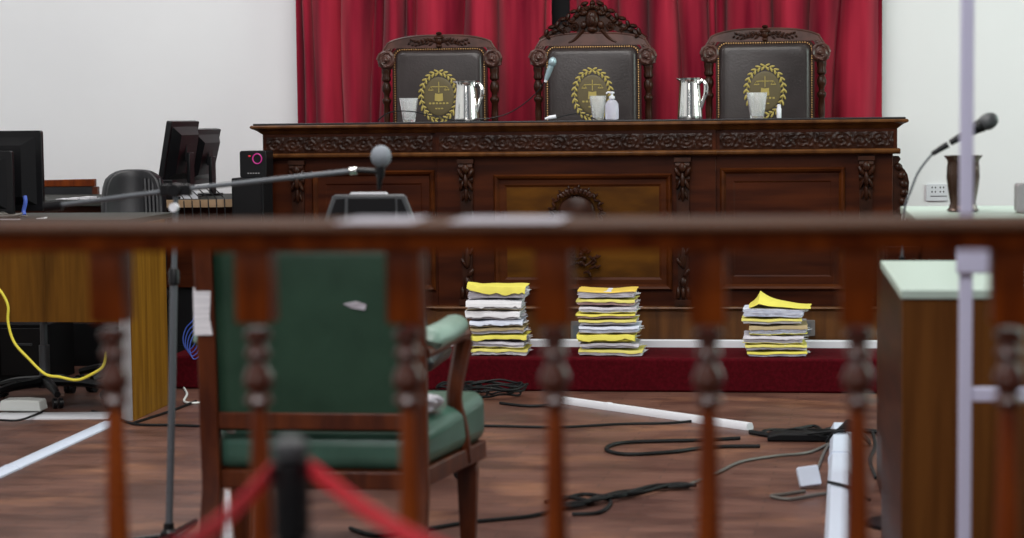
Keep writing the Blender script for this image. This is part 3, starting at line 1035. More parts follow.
def jug(label, u, Y, h, r):
    x, y, z = on_bench(u, Y)
    t = thing('water_jug', label, 'jug', (x, y, z), 0, 'polished steel water jugs')
    g = MB()
    g.lathe([(r * 1.0, 0), (r * 1.04, 0.006), (r * 1.02, 0.02), (r * 0.97, h * 0.3), (r * 0.90, h * 0.6), (r * 0.82, h * 0.85), (r * 0.84, h * 0.95), (r * 0.90, h), (r * 0.86, h), (r * 0.78, h * 0.94),
             (r * 0.78, h * 0.85), (r * 0.9, 0.05)], (0, 0, 0), 28)
    # pouring lip
    g.tube([(-r * 0.62, 0, h * 0.93), (-r * 0.88, 0, h * 0.965), (-r * 1.08, 0, h * 0.995)], [r * 0.42, r * 0.28, r * 0.10], 10, 3, flat=0.45)
    g.build('jug_body', 'chrome', t, ang=50)
    g = MB()
    g.tube([(r * 0.72, -0.018, h * 0.86), (r * 1.02, -0.026, h * 0.93), (r * 1.32, -0.03, h * 0.82), (r * 1.30, -0.03, h * 0.62), (r * 1.05, -0.024, h * 0.40), (r * 0.86, -0.015, h * 0.22)], [0.012, 0.011, 0.013, 0.011, 0.009], 8, 5)
    g.build('handle', 'chrome', t)
    g = MB()
    g.lathe([(r * 0.80, h * 0.97), (r * 0.84, h * 0.995), (r * 0.5, h * 1.015), (0.003, h * 1.02)], (0, 0, 0), 24)
    g.build('lid', 'chrome', t)
    return t


jug('polished steel water jug on the bench before the leftmost carved chair', 467, 10.95, 0.222, 0.068)
jug('polished steel water jug on the bench between the middle and rightmost chairs', 690, 10.95, 0.222, 0.066)

# sanitizer bottle
x, y, z = on_bench(612, 10.72)
t = thing('sanitizer_bottle', 'small clear pump bottle of hand sanitizer on the bench', 'bottle', (x, y, z))
g = MB()
g.lathe([(0.030, 0), (0.036, 0.004), (0.037, 0.05), (0.035, 0.085), (0.024, 0.102), (0.013, 0.108), (0.013, 0.112)], (0, 0, 0), 24, sy=0.7)
g.build('bottle_body', 'gel', t)
g = MB()
g.lathe([(0.016, 0.1125), (0.016, 0.126), (0.007, 0.128), (0.006, 0.140), (0.014, 0.141), (0.014, 0.149), (0.004, 0.151)], (0, 0, 0), 16)
g.tube([(0, 0, 0.145), (-0.022, 0, 0.147), (-0.030, 0, 0.140)], 0.005, 8)
g.build('pump', 'white', t)

x, y, z = on_bench(779, 10.8)
g = MB()
g.lathe([(0.012, 0), (0.013, 0.003), (0.013, 0.05), (0.010, 0.056), (0.010, 0.07), (0.004, 0.073)], (0, 0, 0), 14)
o = g.build('small_vial', 'white')
o.location = (x, y, z)
tag(o, 'small white vial on the bench right of the rightmost drinking glass', 'bottle')


# bench microphone on its curved stalk
def wp(u, v, Y):
    return at(u, v, Y=Y)


Ym = 10.62
base = on_bench(476, Ym)
t = thing('bench_microphone', 'bluish-headed microphone on a long curved stalk before the middle chair', 'microphone', base)
lo = Vector(base)
g = MB()
g.lathe([(0.035, 0), (0.035, 0.006), (0.016, 0.011), (0.006, 0.016)], (0, 0, 0), 18)
g.build('microphone_base', 'black', t)
g = MB()
g.tube([(0, 0, 0.012)] + [wp(u, v, Ym) - lo for u, v in ((492, 118), (509, 113), (525, 103), (538, 91), (546, 79))], 0.0032, 6, 6)
g.build('gooseneck', 'black', t)
g = MB()
a, b_ = wp(546, 80, Ym) - lo, wp(551, 66, Ym) - lo
dv = (b_ - a)
g.tube([a, a + dv * 0.3, b_], [0.010, 0.014, 0.017], 10)
g.build('microphone_body', 'bluemic', t)
g = MB()
g.tube([a - dv * 0.15, a + dv * 0.12], [0.007, 0.0115], 10)
g.build('collar', 'white', t)
g = MB()
c0 = wp(552.5, 62, Ym) - lo
g.ell(c0, (0.022, 0.022, 0.028), rotm('Y', 0.25), 14, 10)
g.build('grille', 'bluemic', t)
g = MB()
g.tube([wp(u, v, 10.7) for u, v in ((378, 120.5), (386, 114), (398, 111), (415, 112), (432, 116), (450, 119.5), (466, 120.5))], 0.0035, 6, 6)
tag(g.build('microphone_cable', 'cable'), 'thin black cable arching over the bench before the leftmost chair', 'cable')
g = MB()
g.tube([wp(u, v, 10.7) for u, v in ((555, 118.5), (565, 115.5), (577, 113.5), (588, 116), (596, 119.5))], 0.0030, 6, 6)
tag(g.build('microphone_cable', 'cable'), 'thin black cable arching up from the white plug before the middle chair', 'cable')
g = MB()
g.tube([wp(545, 119, 10.69), wp(550, 117.5, 10.69), wp(556, 116.5, 10.69)], [0.006, 0.011, 0.011], 10)
tag(g.build('cable_plug', 'white'), 'small white plug lying on the bench before the middle chair', 'plug')


# ------------------------------------------------------------------ paper stacks on the step
def slab(mb, w_, d_, h_, z, seed, wav, curl=None, jit=0.003, skew=0.0, nx=18, ny=8, droop=0.0):
    """closed thin slab following a shared wavy surface"""
    rnd = random.Random(seed)
    tv, bv = [], []
    ex = [rnd.uniform(-jit, jit) for _ in range(nx + ny + nx + ny + 8)]
    for j in range(ny + 1):
        for i in range(nx + 1):
            q, r_ = i / nx, j / ny
            x = (q - 0.5) * w_ + skew
            y = (r_ - 0.5) * d_
            dz_ = 0.0
            if j == 0:
                y += ex[i] - droop * 0.25
            if droop and j <= 1:
                wv_ = 0.80 + 0.13 * math.sin(q * 11 + seed) * math.sin(q * 4.3 + seed * 2) + rnd.uniform(-0.12, 0.12)
                dz_ = droop * wv_ * (1.0 if j == 0 else 0.12)
                if j == 1:
                    y = -0.5 * d_ - droop * 0.1 + 0.002
            if i == 0:
                x += ex[nx + j]
            if i == nx:
                x += ex[nx + ny + j]
            zz = z + wav(q, r_) - dz_
            if curl:
                zz += curl(q, r_)
            bv.append((x, y, zz))
            tv.append((x, y, zz + h_))
    n1 = (nx + 1) * (ny + 1)
    fs = []
    for j in range(ny):
        for i in range(nx):
            a = j * (nx + 1) + i
            fs.append((a, a + nx + 1, a + nx + 2, a + 1))
            b2 = a + n1
            fs.append((b2, b2 + 1, b2 + nx + 2, b2 + nx + 1))
    edge = [i for i in range(nx + 1)] + [j * (nx + 1) + nx for j in range(1, ny + 1)] + [ny * (nx + 1) + i for i in range(nx - 1, -1, -1)] + [j * (nx + 1) for j in range(ny - 1, 0, -1)]
    for k in range(len(edge)):
        a, b2 = edge[k], edge[(k + 1) % len(edge)]
        fs.append((a, b2, b2 + n1, a + n1))
    mb.add(bv + tv, fs)


def case_file(label, loc, w_, d_, h_, pages, cover, seed, rz, group, curlf=None, skew=0.0, flap=None, droop=0.45):
    rnd = random.Random(seed)
    t = thing('case_file', label, 'case file', loc, rz, group)
    a1, a2, p1 = rnd.uniform(0.0010, 0.0028), rnd.uniform(0.0008, 0.0018), rnd.uniform(0, 6)

    def wav(q, r_):
        return a1 * math.sin(q * 5 + p1) + a2 * math.sin(q * 13 + p1 * 2)
    z0 = 0.0038
    g = MB()
    n = max(4, int((h_ - 0.007) / 0.0035))
    th = (h_ - 0.0075) / n
    for k in range(n):
        slab(g, w_ * rnd.uniform(0.945, 0.985), d_ * rnd.uniform(0.95, 0.985), th * 0.86, z0 + th * k, seed * 31 + k, wav, None, 0.0035, rnd.uniform(-0.004, 0.004))
    g.build('pages', pages, t, ang=50)
    g = MB()
    slab(g, w_ * 1.01, d_, 0.0022, h_ - 0.0036, seed * 17, wav, curlf, 0.003, skew, droop=droop * h_)
    g.build('front_cover', cover, t, ang=50)
    if flap:
        g = MB()
        slab(g, w_ * rnd.uniform(0.99, 1.03), d_, 0.002, 0.0012, seed * 19, wav, None, 0.004, 0)
        g.build('back_cover', flap, t, ang=50)
    # loose sheet corners sticking out on the right edge
    g = MB()
    for k in range(3):
        yy_ = rnd.uniform(-d_ * 0.45, -d_ * 0.15)
        zz_ = z0 + rnd.uniform(0.2, 0.75) * (h_ - 0.01)
        L = rnd.uniform(0.012, 0.028)
        g.add([(w_ * 0.47, yy_, zz_), (w_ * 0.47, yy_ + 0.05, zz_), (w_ * 0.5 + L, yy_ + 0.03, zz_ + 0.004), (w_ * 0.47, yy_, zz_ + 0.0012), (w_ * 0.47, yy_ + 0.05, zz_ + 0.0012), (w_ * 0.5 + L, yy_ + 0.03, zz_ + 0.0052)],
              [(0, 1, 2), (3, 5, 4), (0, 3, 4, 1), (1, 4, 5, 2), (2, 5, 3, 0)])
    g.build('loose_sheets', 'paper' if pages != 'paper' else 'greypaper', t, smooth=False)
    return t


YS = 10.10     # stack centre depth
ORD = ['topmost', 'second from the top', 'third from the top', 'fourth from the top', 'fifth from the top', 'sixth from the top', 'seventh from the top', 'eighth from the top', 'ninth from the top']


def stack(uc, levels, specs, which, group, seed0):
    """levels: pixel rows of the joints from top to foot, specs: (width px, shift px, pages, cover, words)"""
    yf = YS - 0.11
    vb = levels[-1]
    zs = [at(uc, v, Y=yf).z for v in levels]
    off = 0.1712 - zs[-1]
    zs = [z_ + off for z_ in zs]
    zb = 0.1712
    n = len(specs)
    tot = zs[0] - zs[-1]
    for k in range(n - 1, -1, -1):
        h_ = zs[k] - zs[k + 1]
        wpx, du, pages, cover, words_, kw = specs[k]
        X = at(uc + du, vb, Y=yf).x
        w_ = wpx / 198.0
        rnd = random.Random(seed0 + k)
        if k == n - 1:
            ordn = 'lowest'
        else:
            ordn = ORD[k]
        case_file('%s, %s in the %s paper stack' % (words_, ordn, which), (X + rnd.uniform(-0.002, 0.002), YS + rnd.uniform(-0.004, 0.004), zs[k + 1]), w_, 0.23, h_ - 0.0045, pages, cover, seed0 + k, rnd.uniform(-0.03, 0.03), group, **kw)


def curlA(q, r_):       # bulging top cover, dog-eared at left
    return 0.018 * math.exp(-((q - 0.0) / 0.12) ** 2) * (1 - r_ * 0.6) + 0.010 * (1 - q) * (1 - r_)


def curlB(q, r_):
    return 0.003 * math.sin(q * 9) + 0.003 * math.exp(-((q - 1) / 0.1) ** 2) + 0.006 * math.exp(-(q / 0.15) ** 2)


def curlC(q, r_):       # lifted yellow cover
    pk = math.exp(-(q - 0.16) / 0.26) if q > 0.16 else math.exp((q - 0.16) / 0.07)
    return 0.066 * pk * (0.30 + 0.70 * min(1, r_ * 1.6)) + 0.004


def bump_(q, r_):
    return 0.0015 * math.sin(q * 17)


K0 = {}
stack(496, [284, 297, 308, 317.5, 325, 332.5, 339, 346, 354],
      [(58, 1, 'greypaper', 'yellow', 'thick file under a bulging yellow cover', {'curlf': curlA, 'droop': 0.75}),
       (55, -2, 'paper', 'paper', 'puffy white file with tan lower edge', {'flap': 'tan', 'droop': 0.85}),
       (55, -2, 'paper', 'paper', 'creased white file with pale edges', {'flap': 'greypaper', 'droop': 0.85}),
       (53, 0, 'bluepaper', 'bluepaper', 'crumpled bluish white file', {'flap': 'tan', 'droop': 0.8}),
       (54, 1, 'greypaper', 'tan', 'tan-covered file with grey pages', {}),
       (56, 2, 'greypaper', 'yellow', 'thin file with a yellow cover', {'droop': 0.8}),
       (56, 1, 'greypaper', 'greypaper', 'grey file with uneven yellow lower edge', {'flap': 'yellow'}),
       (57, 3, 'paper', 'paleyellow', 'white-paged file with pale yellow cover', {})], 'left', 'case files in the left stack', 100)
stack(607, [291, 299, 306.5, 313.5, 319.5, 326, 334, 343, 349.5, 357],
      [(58, 0, 'greypaper', 'orange', 'grey-paged file with curling orange-yellow cover', {'curlf': curlB, 'droop': 0.15}),
       (58, 0, 'pinkpaper', 'paleyellow', 'pinkish-paged file with pale yellow cover', {}),
       (57, 1, 'paper', 'greypaper', 'greyish file with red-edged cover', {'flap': 'yellow'}),
       (58, -1, 'pinkpaper', 'yellow', 'pinkish file with yellow cover strip', {}),
       (57, 1, 'greypaper', 'paleyellow', 'grey-paged file with pale yellow cover', {}),
       (60, 2, 'bluepaper', 'bluepaper', 'bluish white file with ragged right edge', {'flap': 'tan'}),
       (58, -1, 'yellow', 'yellow', 'bright yellow file', {'curlf': bump_, 'droop': 0.85}),
       (58, 2, 'greypaper', 'greypaper', 'grey-paged file with plain cover', {}),
       (64, 4, 'paper', 'paleyellow', 'wide white-paged file with protruding right corner', {})], 'middle', 'case files in the middle stack', 200)
stack(776, [306, 316, 323, 333, 342, 349, 355.5],
      [(60, -2, 'bluepaper', 'yellow', 'grey-paged file with raised bright yellow cover', {'curlf': curlC, 'skew': 0.03, 'droop': 0.0}),
       (58, -4, 'paper', 'paleyellow', 'white-paged file with yellow-green cover', {}),
       (56, 2, 'bluepaper', 'tan', 'bluish-paged file with tan cover, shifted right', {'flap': 'yellow'}),
       (58, -2, 'greypaper', 'greypaper', 'grey file with drooping pages', {'flap': 'yellow'}),
       (60, 0, 'greypaper', 'paleyellow', 'grey-paged file with pale yellow cover', {}),
       (58, 1, 'bluepaper', 'yellow', 'bluish-paged file with bright yellow cover', {})], 'right', 'case files in the right stack', 300)

# ------------------------------------------------------------------ right desk with gooseneck microphone and vase
XD0 = 0.318
t = thing('counter_desk', 'brown laminate desk with pale mint top behind the right end of railing', 'desk', (1.2, 5.75, 0))
g = MB()
g.box(XD0 - 1.2, 1.0, -0.52, -0.50, 0.03, 0.895)
g.build('front_panel', 'deskbrown', t, bevel=0.003)
g = MB()
g.box(XD0 - 1.2, XD0 - 1.175, -0.499, 0.50, 0.0, 0.895)
g.build('end_panel', 'walnut', t, bevel=0.003)
g = MB()
g.box(0.97, 1.0, -0.499, 0.50, 0.0, 0.895)
g.build('end_panel', 'walnut', t, bevel=0.003)
g = MB()
g.box(XD0 - 1.205, 1.01, -0.53, 0.51, 0.8955, 0.92)
g.build('desk_top', 'mint', t, bevel=0.003)

# higher side table behind it
YT0, YT1, ZTT = 7.05, 7.95, 1.012
xt0 = at(916, 215, Y=YT0).x
t = thing('side_table', 'high table with mint white top behind the right desk, holding a dark vase', 'table', (1.1, 7.5, 0))
g = MB()
g.box(xt0 - 1.1, 0.9, YT0 - 7.5, YT1 - 7.5, ZTT - 0.028, ZTT)
g.build('table_top', 'mint', t, bevel=0.004)
g = MB()
g.box(xt0 - 1.08, 0.88, YT0 - 7.48, YT0 - 7.46, 0.25, ZTT - 0.029)
g.build('front_panel', 'walnut', t)
for xx in (xt0 - 1.08, 0.84):
    for yy_ in (YT0 - 7.455, YT1 - 7.56):
        g = MB()
        g.box(xx, xx + 0.04, yy_, yy_ + 0.04, 0.0, ZTT - 0.029)
        g.build('leg', 'walnut', t, bevel=0.003)

# cabinet added so the gap between step and side table stays dark
xc0, xc1 = at(884, 255, Y=7.06).x, xt0 + 0.018
t = thing('filler_cabinet', 'dark wooden cabinet added to darken the strip below the handrail behind the right desk', 'cabinet', ((xc0 + xc1) / 2, 7.3, 0))
hw_ = (xc1 - xc0) / 2
g = MB()
g.box(-hw_, hw_, -0.24, 0.24, 0.0, 0.93)
g.build('body', 'walnut', t, bevel=0.003)
g = MB()
g.box(-hw_ + 0.008, hw_ - 0.008, -0.256, -0.241, 0.05, 0.91)
dd = g.build('door', 'walnut', t, bevel=0.003)
g = MB()
g.ell((hw_ - 0.03, -0.262, 0.55), (0.009, 0.008, 0.009))
g.build('knob', 'brass', dd)

Yv = 7.5
p = at(963, 200, Y=Yv)
g = MB()
g.lathe([(0.040, 0), (0.046, 0.006), (0.040, 0.02), (0.036, 0.05), (0.042, 0.12), (0.047, 0.2), (0.046, 0.26), (0.044, 0.29), (0.046, 0.305), (0.053, 0.322), (0.055, 0.330), (0.050, 0.330), (0.043, 0.305), (0.040, 0.2), (0.03, 0.03)],
        (0, 0, 0), 24)
o = g.build('metal_vase', 'bronze')
o.location = (p.x, Yv, ZTT + 0.001)
o.scale = (1.28, 1.28, 0.62)
tag(o, 'dark shiny metal vase with flared rim on the high mint-topped table', 'vase')

Yg = 6.72
p = at(902, 240, Y=Yg)
base = Vector((p.x, Yg, 0.0))
t = thing('desk_microphone', 'black gooseneck microphone on a floor stand behind the right desk, tilted up to the right', 'microphone', base)
g = MB()
g.lathe([(0.12, 0), (0.12, 0.012), (0.02, 0.022), (0.009, 0.03), (0.009, 0.9)], (0, 0, 0), 18)
g.build('floor_stand', 'black', t)
g = MB()
g.tube([(0, 0, 0.89)] + [at(u, v, Y=Yg) - base for u, v in ((904, 212), (911, 190), (919, 171), (932, 154))], 0.004, 6, 6)
g.build('gooseneck', 'metalgrey', t)
g = MB()
g.tube([at(u, v, Y=Yg) - base for u, v in ((932, 154), (945, 146), (948, 144.5))], [0.008, 0.011, 0.011], 10)
g.tube([at(u, v, Y=Yg) - base for u, v in ((950, 143), (962, 136), (974, 129), (982, 125))], [0.010, 0.013, 0.019, 0.024], 12, 3)
g.build('microphone_body', 'black', t)
g = MB()
g.ell(at(988, 121.5, Y=Yg) - base, (0.036, 0.030, 0.028), rotm('Y', -0.45), 14, 10)
g.build('grille', 'greyplastic', t)

# something pale at the right end of desk
p = at(1024, 215, Y=7.4)
g = MB()
g.prism(rrect(-0.03, 0.10, 0, 0.105, 0.012), -0.05, 0.05)
o = g.build('desk_organizer', 'frosted', bevel=0.004)
o.location = (p.x, 7.4, ZTT + 0.001)
tag(o, 'pale grey organizer box standing on the high table at the right edge', 'box')

# wall socket
p0, p1 = at(926, 201, Y=12.39), at(948, 184, Y=12.39)
t = thing('wall_socket', 'white wall socket plate with outlets right of the bench', 'outlet', ((p0.x + p1.x) / 2, 12.399, p0.z))
wd, hh = (p1.x - p0.x) / 2, p1.z - p0.z
MB().prism(rrect(-wd, wd, 0, hh, 0.008), -0.014, -0.0005).build('plate', 'white', t, bevel=0.002)
g = MB()
for sx in (0.0, 0.5):
    for sz in (0.55, 0.8):
        for q in (-1, 1):
            cx_ = -wd * 0.3 + wd * 2 * sx * 0.75 + q * 0.010
            g.ell((cx_, -0.014, hh * sz), (0.004, 0.002, 0.006), None, 8, 4)
g.box(-wd * 0.6, wd * 0.9, -0.0165, -0.0135, hh * 0.27, hh * 0.31)
g.build('socket_holes', 'black', t)
p0 = at(905, 196, Y=12.39)
# ------------------------------------------------------------------ railing in front
RY = 2.66
rail = thing('railing', 'varnished mahogany railing with turned balusters crossing in front of the courtroom', 'railing', (-0.35, RY + 0.1, 0))
ro = Vector((-0.35, RY + 0.1, 0))
XA, XBb = -1.75, 1.05


def rb(mb, name, m, **k):
    mb.v = [p_ - ro for p_ in mb.v]
    return mb.build(name, m, rail, **k)


g = MB()
ZR = 1.229
g.profx([(RY + 0.012, ZR - 0.016), (RY + 0.19, ZR - 0.016), (RY + 0.20, ZR - 0.009), (RY + 0.19, ZR), (RY + 0.012, ZR), (RY + 0.003, ZR - 0.003), (RY, ZR - 0.008), (RY + 0.003, ZR - 0.013)], XA, XBb)
rb(g, 'handrail', 'railwood')
g = MB()
g.profx([(RY + 0.028, ZR - 0.0385), (RY + 0.17, ZR - 0.0385), (RY + 0.175, ZR - 0.0165), (RY + 0.022, ZR - 0.0165)], XA, XBb)
rb(g, 'under_rail', 'mahog')
g = MB()
g.box(XA, XBb, RY + 0.06, RY + 0.14, 0.06, 0.11)
rb(g, 'bottom_rail', 'mahog', bevel=0.004)
for k in (-1, 1):
    g = MB()
    cxn = XA + 0.04 if k < 0 else XBb - 0.04
    g.box(cxn - 0.05, cxn + 0.05, RY + 0.05, RY + 0.15, 0.0, ZR - 0.04)
    rb(g, 'newel_post', 'mahog', bevel=0.005)

bprof_top = ZR - 0.0385
bus = [(-33, 0), (112, 0), (257, 0), (407, 0), (554, 0), (708, 0), (858, 0), (1009, 0)]
by = RY + 0.08
for u, _ in bus:
    c_ = at(u, 300, Y=by)
    g = MB()
    x = c_.x
    zb_ = 1.085          # foot of the square block
    g.sqlathe([(0.0215, zb_ + 0.002), (0.0245, zb_ + 0.006), (0.0245, bprof_top)], (x, by, 0))
    zz = lambda v: at(u, v, Y=by).z
    prof = [(0.012, 0.1095), (0.014, 0.2), (0.017, 0.5), (0.0165, 0.78), (0.0125, zz(420)), (0.0105, zz(407)), (0.0165, zz(404)), (0.0205, zz(400)), (0.0165, zz(396)), (0.0125, zz(393)), (0.0175, zz(389)),
            (0.0215, zz(381)), (0.0200, zz(374)), (0.0140, zz(366)), (0.0105, zz(361)), (0.0165, zz(357)), (0.0185, zz(353)), (0.0150, zz(349)), (0.0120, zz(343)), (0.0180, zz(338)), (0.0205, zz(334)), (0.017, zz(331)), (0.013, zz(328))]
    prof = sorted(prof, key=lambda q: q[1])
    lower = [q for q in prof if q[1] <= zz(405)]
    neck = [q for q in prof if q[1] >= zz(408)]
    g.lathe(lower, (x, by, 0), 18)
    ba = rb(g, 'baluster', 'mahog')
    g = MB()
    g.lathe(neck, (x, by, 0), 20)
    g.v = [p_ - ro for p_ in g.v]
    g.build('turned_neck', 'neckwood', ba)

# sheets of paper lying on the handrail
for (u0, u1, lab) in ((354, 434, 'white paper sheet on the handrail, left of the two'), (460, 572, 'long white paper sheet on the handrail, right of the two')):
    a = at(u0 + 8, 217, Z=ZR)
    b2 = at(u1, 217, Z=ZR)
    g = MB()
    g.prism([(a.x, 0.0), (b2.x, 0.0), (b2.x, 0.0012), (a.x, 0.0012)], RY + 0.010, RY + 0.175)
    o = g.build('paper_sheet', 'railpaper')
    o.location = (0, 0, ZR + 0.0006)
    tag(o, lab, 'paper')

# ------------------------------------------------------------------ white upright frame behind the railing
Yp = 4.4
t = thing('screen_frame', 'slim lilac-white metal upright with crossbar standing behind the railing', 'screen frame', (0.402, Yp, 0))
g = MB()
g.box(-0.014, 0.014, -0.012, 0.012, 0.02, 2.3)
g.build('upright', 'lilac', t, bevel=0.003)
g = MB()
g.box(0.0145, 0.75, -0.010, 0.010, 0.748, 0.778)
g.build('crossbar', 'lilac', t, bevel=0.003)
g = MB()
g.box(0.752, 0.78, -0.012, 0.012, 0.02, 2.3)
g.build('upright', 'lilac', t, bevel=0.003)
g = MB()
g.box(-0.022, 0.052, -0.028, -0.0125, 1.028, 1.10)
g.build('clamp', 'lilac', t, bevel=0.004)
for xx in (0.0, 0.766):
    g = MB()
    g.box(xx - 0.02, xx + 0.02, -0.25, 0.25, 0.0, 0.019)
    g.build('foot', 'lilac', t, bevel=0.003)

# ------------------------------------------------------------------ green armchair
cx0, cy0 = -1.366, 5.75
t = thing('green_armchair', 'mahogany armchair with green leather back and seat, seen from behind the railing', 'armchair', (cx0, cy0 + 0.28, 0))
lo = Vector((cx0, cy0 + 0.28, 0))


def gc(mb, name, m, parent=t, **k):
    return mb.build(name, m, parent, **k)


y0 = -0.28        # rear plane in local
HW = 0.343
for sg in (-1, 1):
    g = MB()
    g.add([], [])
    xs = sg * (HW - 0.028)
    pts = [(0.0, 0.10), (0.28, 0.012), (0.45, 0.0), (0.75, -0.01), (1.035, -0.045)]
    vs, fs = [], []
    for z_, dy in pts:
        hw_ = 0.028
        vs += [(xs - hw_, y0 + dy * 0.8 - 0.02, z_), (xs + hw_, y0 + dy * 0.8 - 0.02, z_), (xs + hw_, y0 + dy * 0.8 + 0.025, z_), (xs - hw_, y0 + dy * 0.8 + 0.025, z_)]
    n = len(pts)
    fs = [(3, 2, 1, 0), tuple(4 * (n - 1) + k for k in range(4))]
    for i in range(n - 1):
        for k in range(4):
            fs.append((4 * i + k, 4 * i + (k + 1) % 4, 4 * i + 4 + (k + 1) % 4, 4 * i + 4 + k))
    # stile splays back at the foot
    vs = [(v_[0], v_[1] if i > 3 else v_[1] - 0.16, v_[2]) for i, v_ in enumerate(vs)]
    g.add(vs, fs)
    gc(g, 'rear_leg', 'chairwood', bevel=0.004)
g = MB()
g.box(-HW + 0.056, HW - 0.056, y0 - 0.015, y0 + 0.020, 0.458, 0.508)
gc(g, 'back_lower_rail', 'chairwood', bevel=0.004)
g = MB()
g.prism([(-HW, 1.018), (HW, 1.018), (HW - 0.02, 1.045), (0.15, 1.06), (0, 1.065), (-0.15, 1.06), (-HW + 0.02, 1.045)], y0 - 0.075, y0 - 0.03)
gc(g, 'top_rail', 'chairwood', bevel=0.005)
g = MB()
vs, fs = [], []
nx, nz = 10, 10
for j in range(nz + 1):
    for i in range(nx + 1):
        q, r_ = i / nx, j / nz
        b3 = math.sin(q * PI) ** 0.5 * math.sin(r_ * PI) ** 0.5
        z_ = 0.45 + 0.57 * r_
        vs.append(((q - 0.5) * 2 * (HW - 0.058), y0 + 0.0 - 0.036 * r_ - 0.012 * b3, z_))
for j in range(nz):
    for i in range(nx):
        a = j * (nx + 1) + i
        fs.append((a, a + 1, a + nx + 2, a + nx + 1))
g.add(vs, fs)
bo_ = gc(g, 'backrest', 'greenleather')
sm = bo_.modifiers.new('solid', 'SOLIDIFY')
sm.thickness = 0.05
sm.offset = -1
p_ = at(355, 306, Y=cy0 - 0.04) - lo
g = MB()
g.add([(p_.x - 0.035, p_.y - 0.002, p_.z + 0.006), (p_.x - 0.01, p_.y - 0.002, p_.z - 0.006), (p_.x + 0.03, p_.y - 0.002, p_.z - 0.012), (p_.x + 0.034, p_.y - 0.002, p_.z + 0.004), (p_.x + 0.004, p_.y - 0.006, p_.z + 0.014)], [(0, 1, 2, 3, 4)])
o = gc(g, 'torn_patch', 'greypaper', bo_, smooth=False)
o.modifiers.new('s', 'SOLIDIFY').thickness = 0.002
# seat
g = MB()
n = 12
RW, FW = HW - 0.03, 0.434
g.add([(-RW, y0 + 0.03, 0.325), (RW, y0 + 0.03, 0.325), (FW, 0.33, 0.330), (-FW, 0.33, 0.330), (-RW, y0 + 0.03, 0.445), (RW, y0 + 0.03, 0.445), (FW, 0.33, 0.50), (-FW, 0.33, 0.50)],
      [(0, 3, 2, 1), (4, 5, 6, 7), (0, 1, 5, 4), (1, 2, 6, 5), (2, 3, 7, 6), (3, 0, 4, 7)])
so_ = gc(g, 'seat', 'mintleather')
bv = so_.modifiers.new('b', 'BEVEL')
bv.width = 0.045
bv.segments = 5
g = MB()
g.add([(-RW, y0 + 0.01, 0.275), (RW, y0 + 0.01, 0.275), (FW - 0.004, 0.32, 0.275), (-FW + 0.004, 0.32, 0.275), (-RW, y0 + 0.01, 0.330), (RW, y0 + 0.01, 0.330), (FW - 0.004, 0.32, 0.335), (-FW + 0.004, 0.32, 0.335)],
      [(0, 3, 2, 1), (4, 5, 6, 7), (0, 1, 5, 4), (1, 2, 6, 5), (2, 3, 7, 6), (3, 0, 4, 7)])
gc(g, 'seat_rail', 'chairwood', bevel=0.006)
for sg in (-1, 1):
    g = MB()
    g.sqlathe([(0.021, 0.0), (0.024, 0.02), (0.032, 0.24), (0.029, 0.262), (0.035, 0.266), (0.035, 0.2745)], (sg * (FW - 0.060), 0.275, 0))
    gc(g, 'leg', 'chairwood', bevel=0.003)
    xa0, xa1 = sg * (HW - 0.01), sg * 0.372
    g = MB()
    g.tube([(xa0, y0 + 0.01, 0.685), (sg * (HW + 0.01), y0 + 0.15, 0.690), (xa1, y0 + 0.34, 0.700), (xa1 + sg * 0.01, y0 + 0.44, 0.695), (xa1 + sg * 0.012, y0 + 0.47, 0.665)], [0.020, 0.021, 0.024, 0.026, 0.022], 8, 5)
    g.tube([(xa1 + sg * 0.012, y0 + 0.45, 0.675), (xa1 + sg * 0.0, y0 + 0.43, 0.61), (xa1 - sg * 0.012, y0 + 0.39, 0.50), (xa1 + sg * 0.0, y0 + 0.42, 0.40), (xa1 + sg * 0.005, y0 + 0.45, 0.29)], [0.032, 0.027, 0.025, 0.027, 0.030], 8, 5)
    ar = gc(g, 'arm', 'chairwood')
    g = MB()
    g.tube([(xa0 + sg * 0.004, y0 + 0.07, 0.715), (xa0 + sg * 0.006, y0 + 0.075, 0.72), (sg * (HW + 0.022), y0 + 0.2, 0.728), (xa1, y0 + 0.36, 0.735), (xa1, y0 + 0.375, 0.73)], [0.036, 0.045, 0.045, 0.041, 0.034], 14, 5, flat=0.72)
    g.build('arm_pad', 'palemint', ar)
# white tags on the chair
p_ = at(203, 311, Y=cy0 - 0.03) - lo
g = MB()
g.prism([(p_.x - 0.026, p_.z - 0.072), (p_.x + 0.030, p_.z - 0.070), (p_.x + 0.022, p_.z - 0.02), (p_.x + 0.028, p_.z + 0.074), (p_.x - 0.026, p_.z + 0.070)], y0 - 0.040, y0 - 0.037)
gc(g, 'inventory_tag', 'paper', smooth=False)
g = MB()
p_ = at(227, 512, Y=cy0 - 0.02) - lo
g.prism([(p_.x - 0.014, p_.z - 0.09), (p_.x + 0.014, p_.z - 0.09), (p_.x + 0.011, p_.z + 0.06), (p_.x - 0.005, p_.z + 0.068)], y0 - 0.02, y0 - 0.016)
gc(g, 'paper_strip', 'paper', smooth=False)
g = MB()
p_ = at(226, 431, Y=cy0 + 0.02) - lo
g.ell((p_.x, y0 + 0.045, 0.452), (0.026, 0.02, 0.012), rotm('Y', 0.5))
gc(g, 'torn_corner', 'paper')
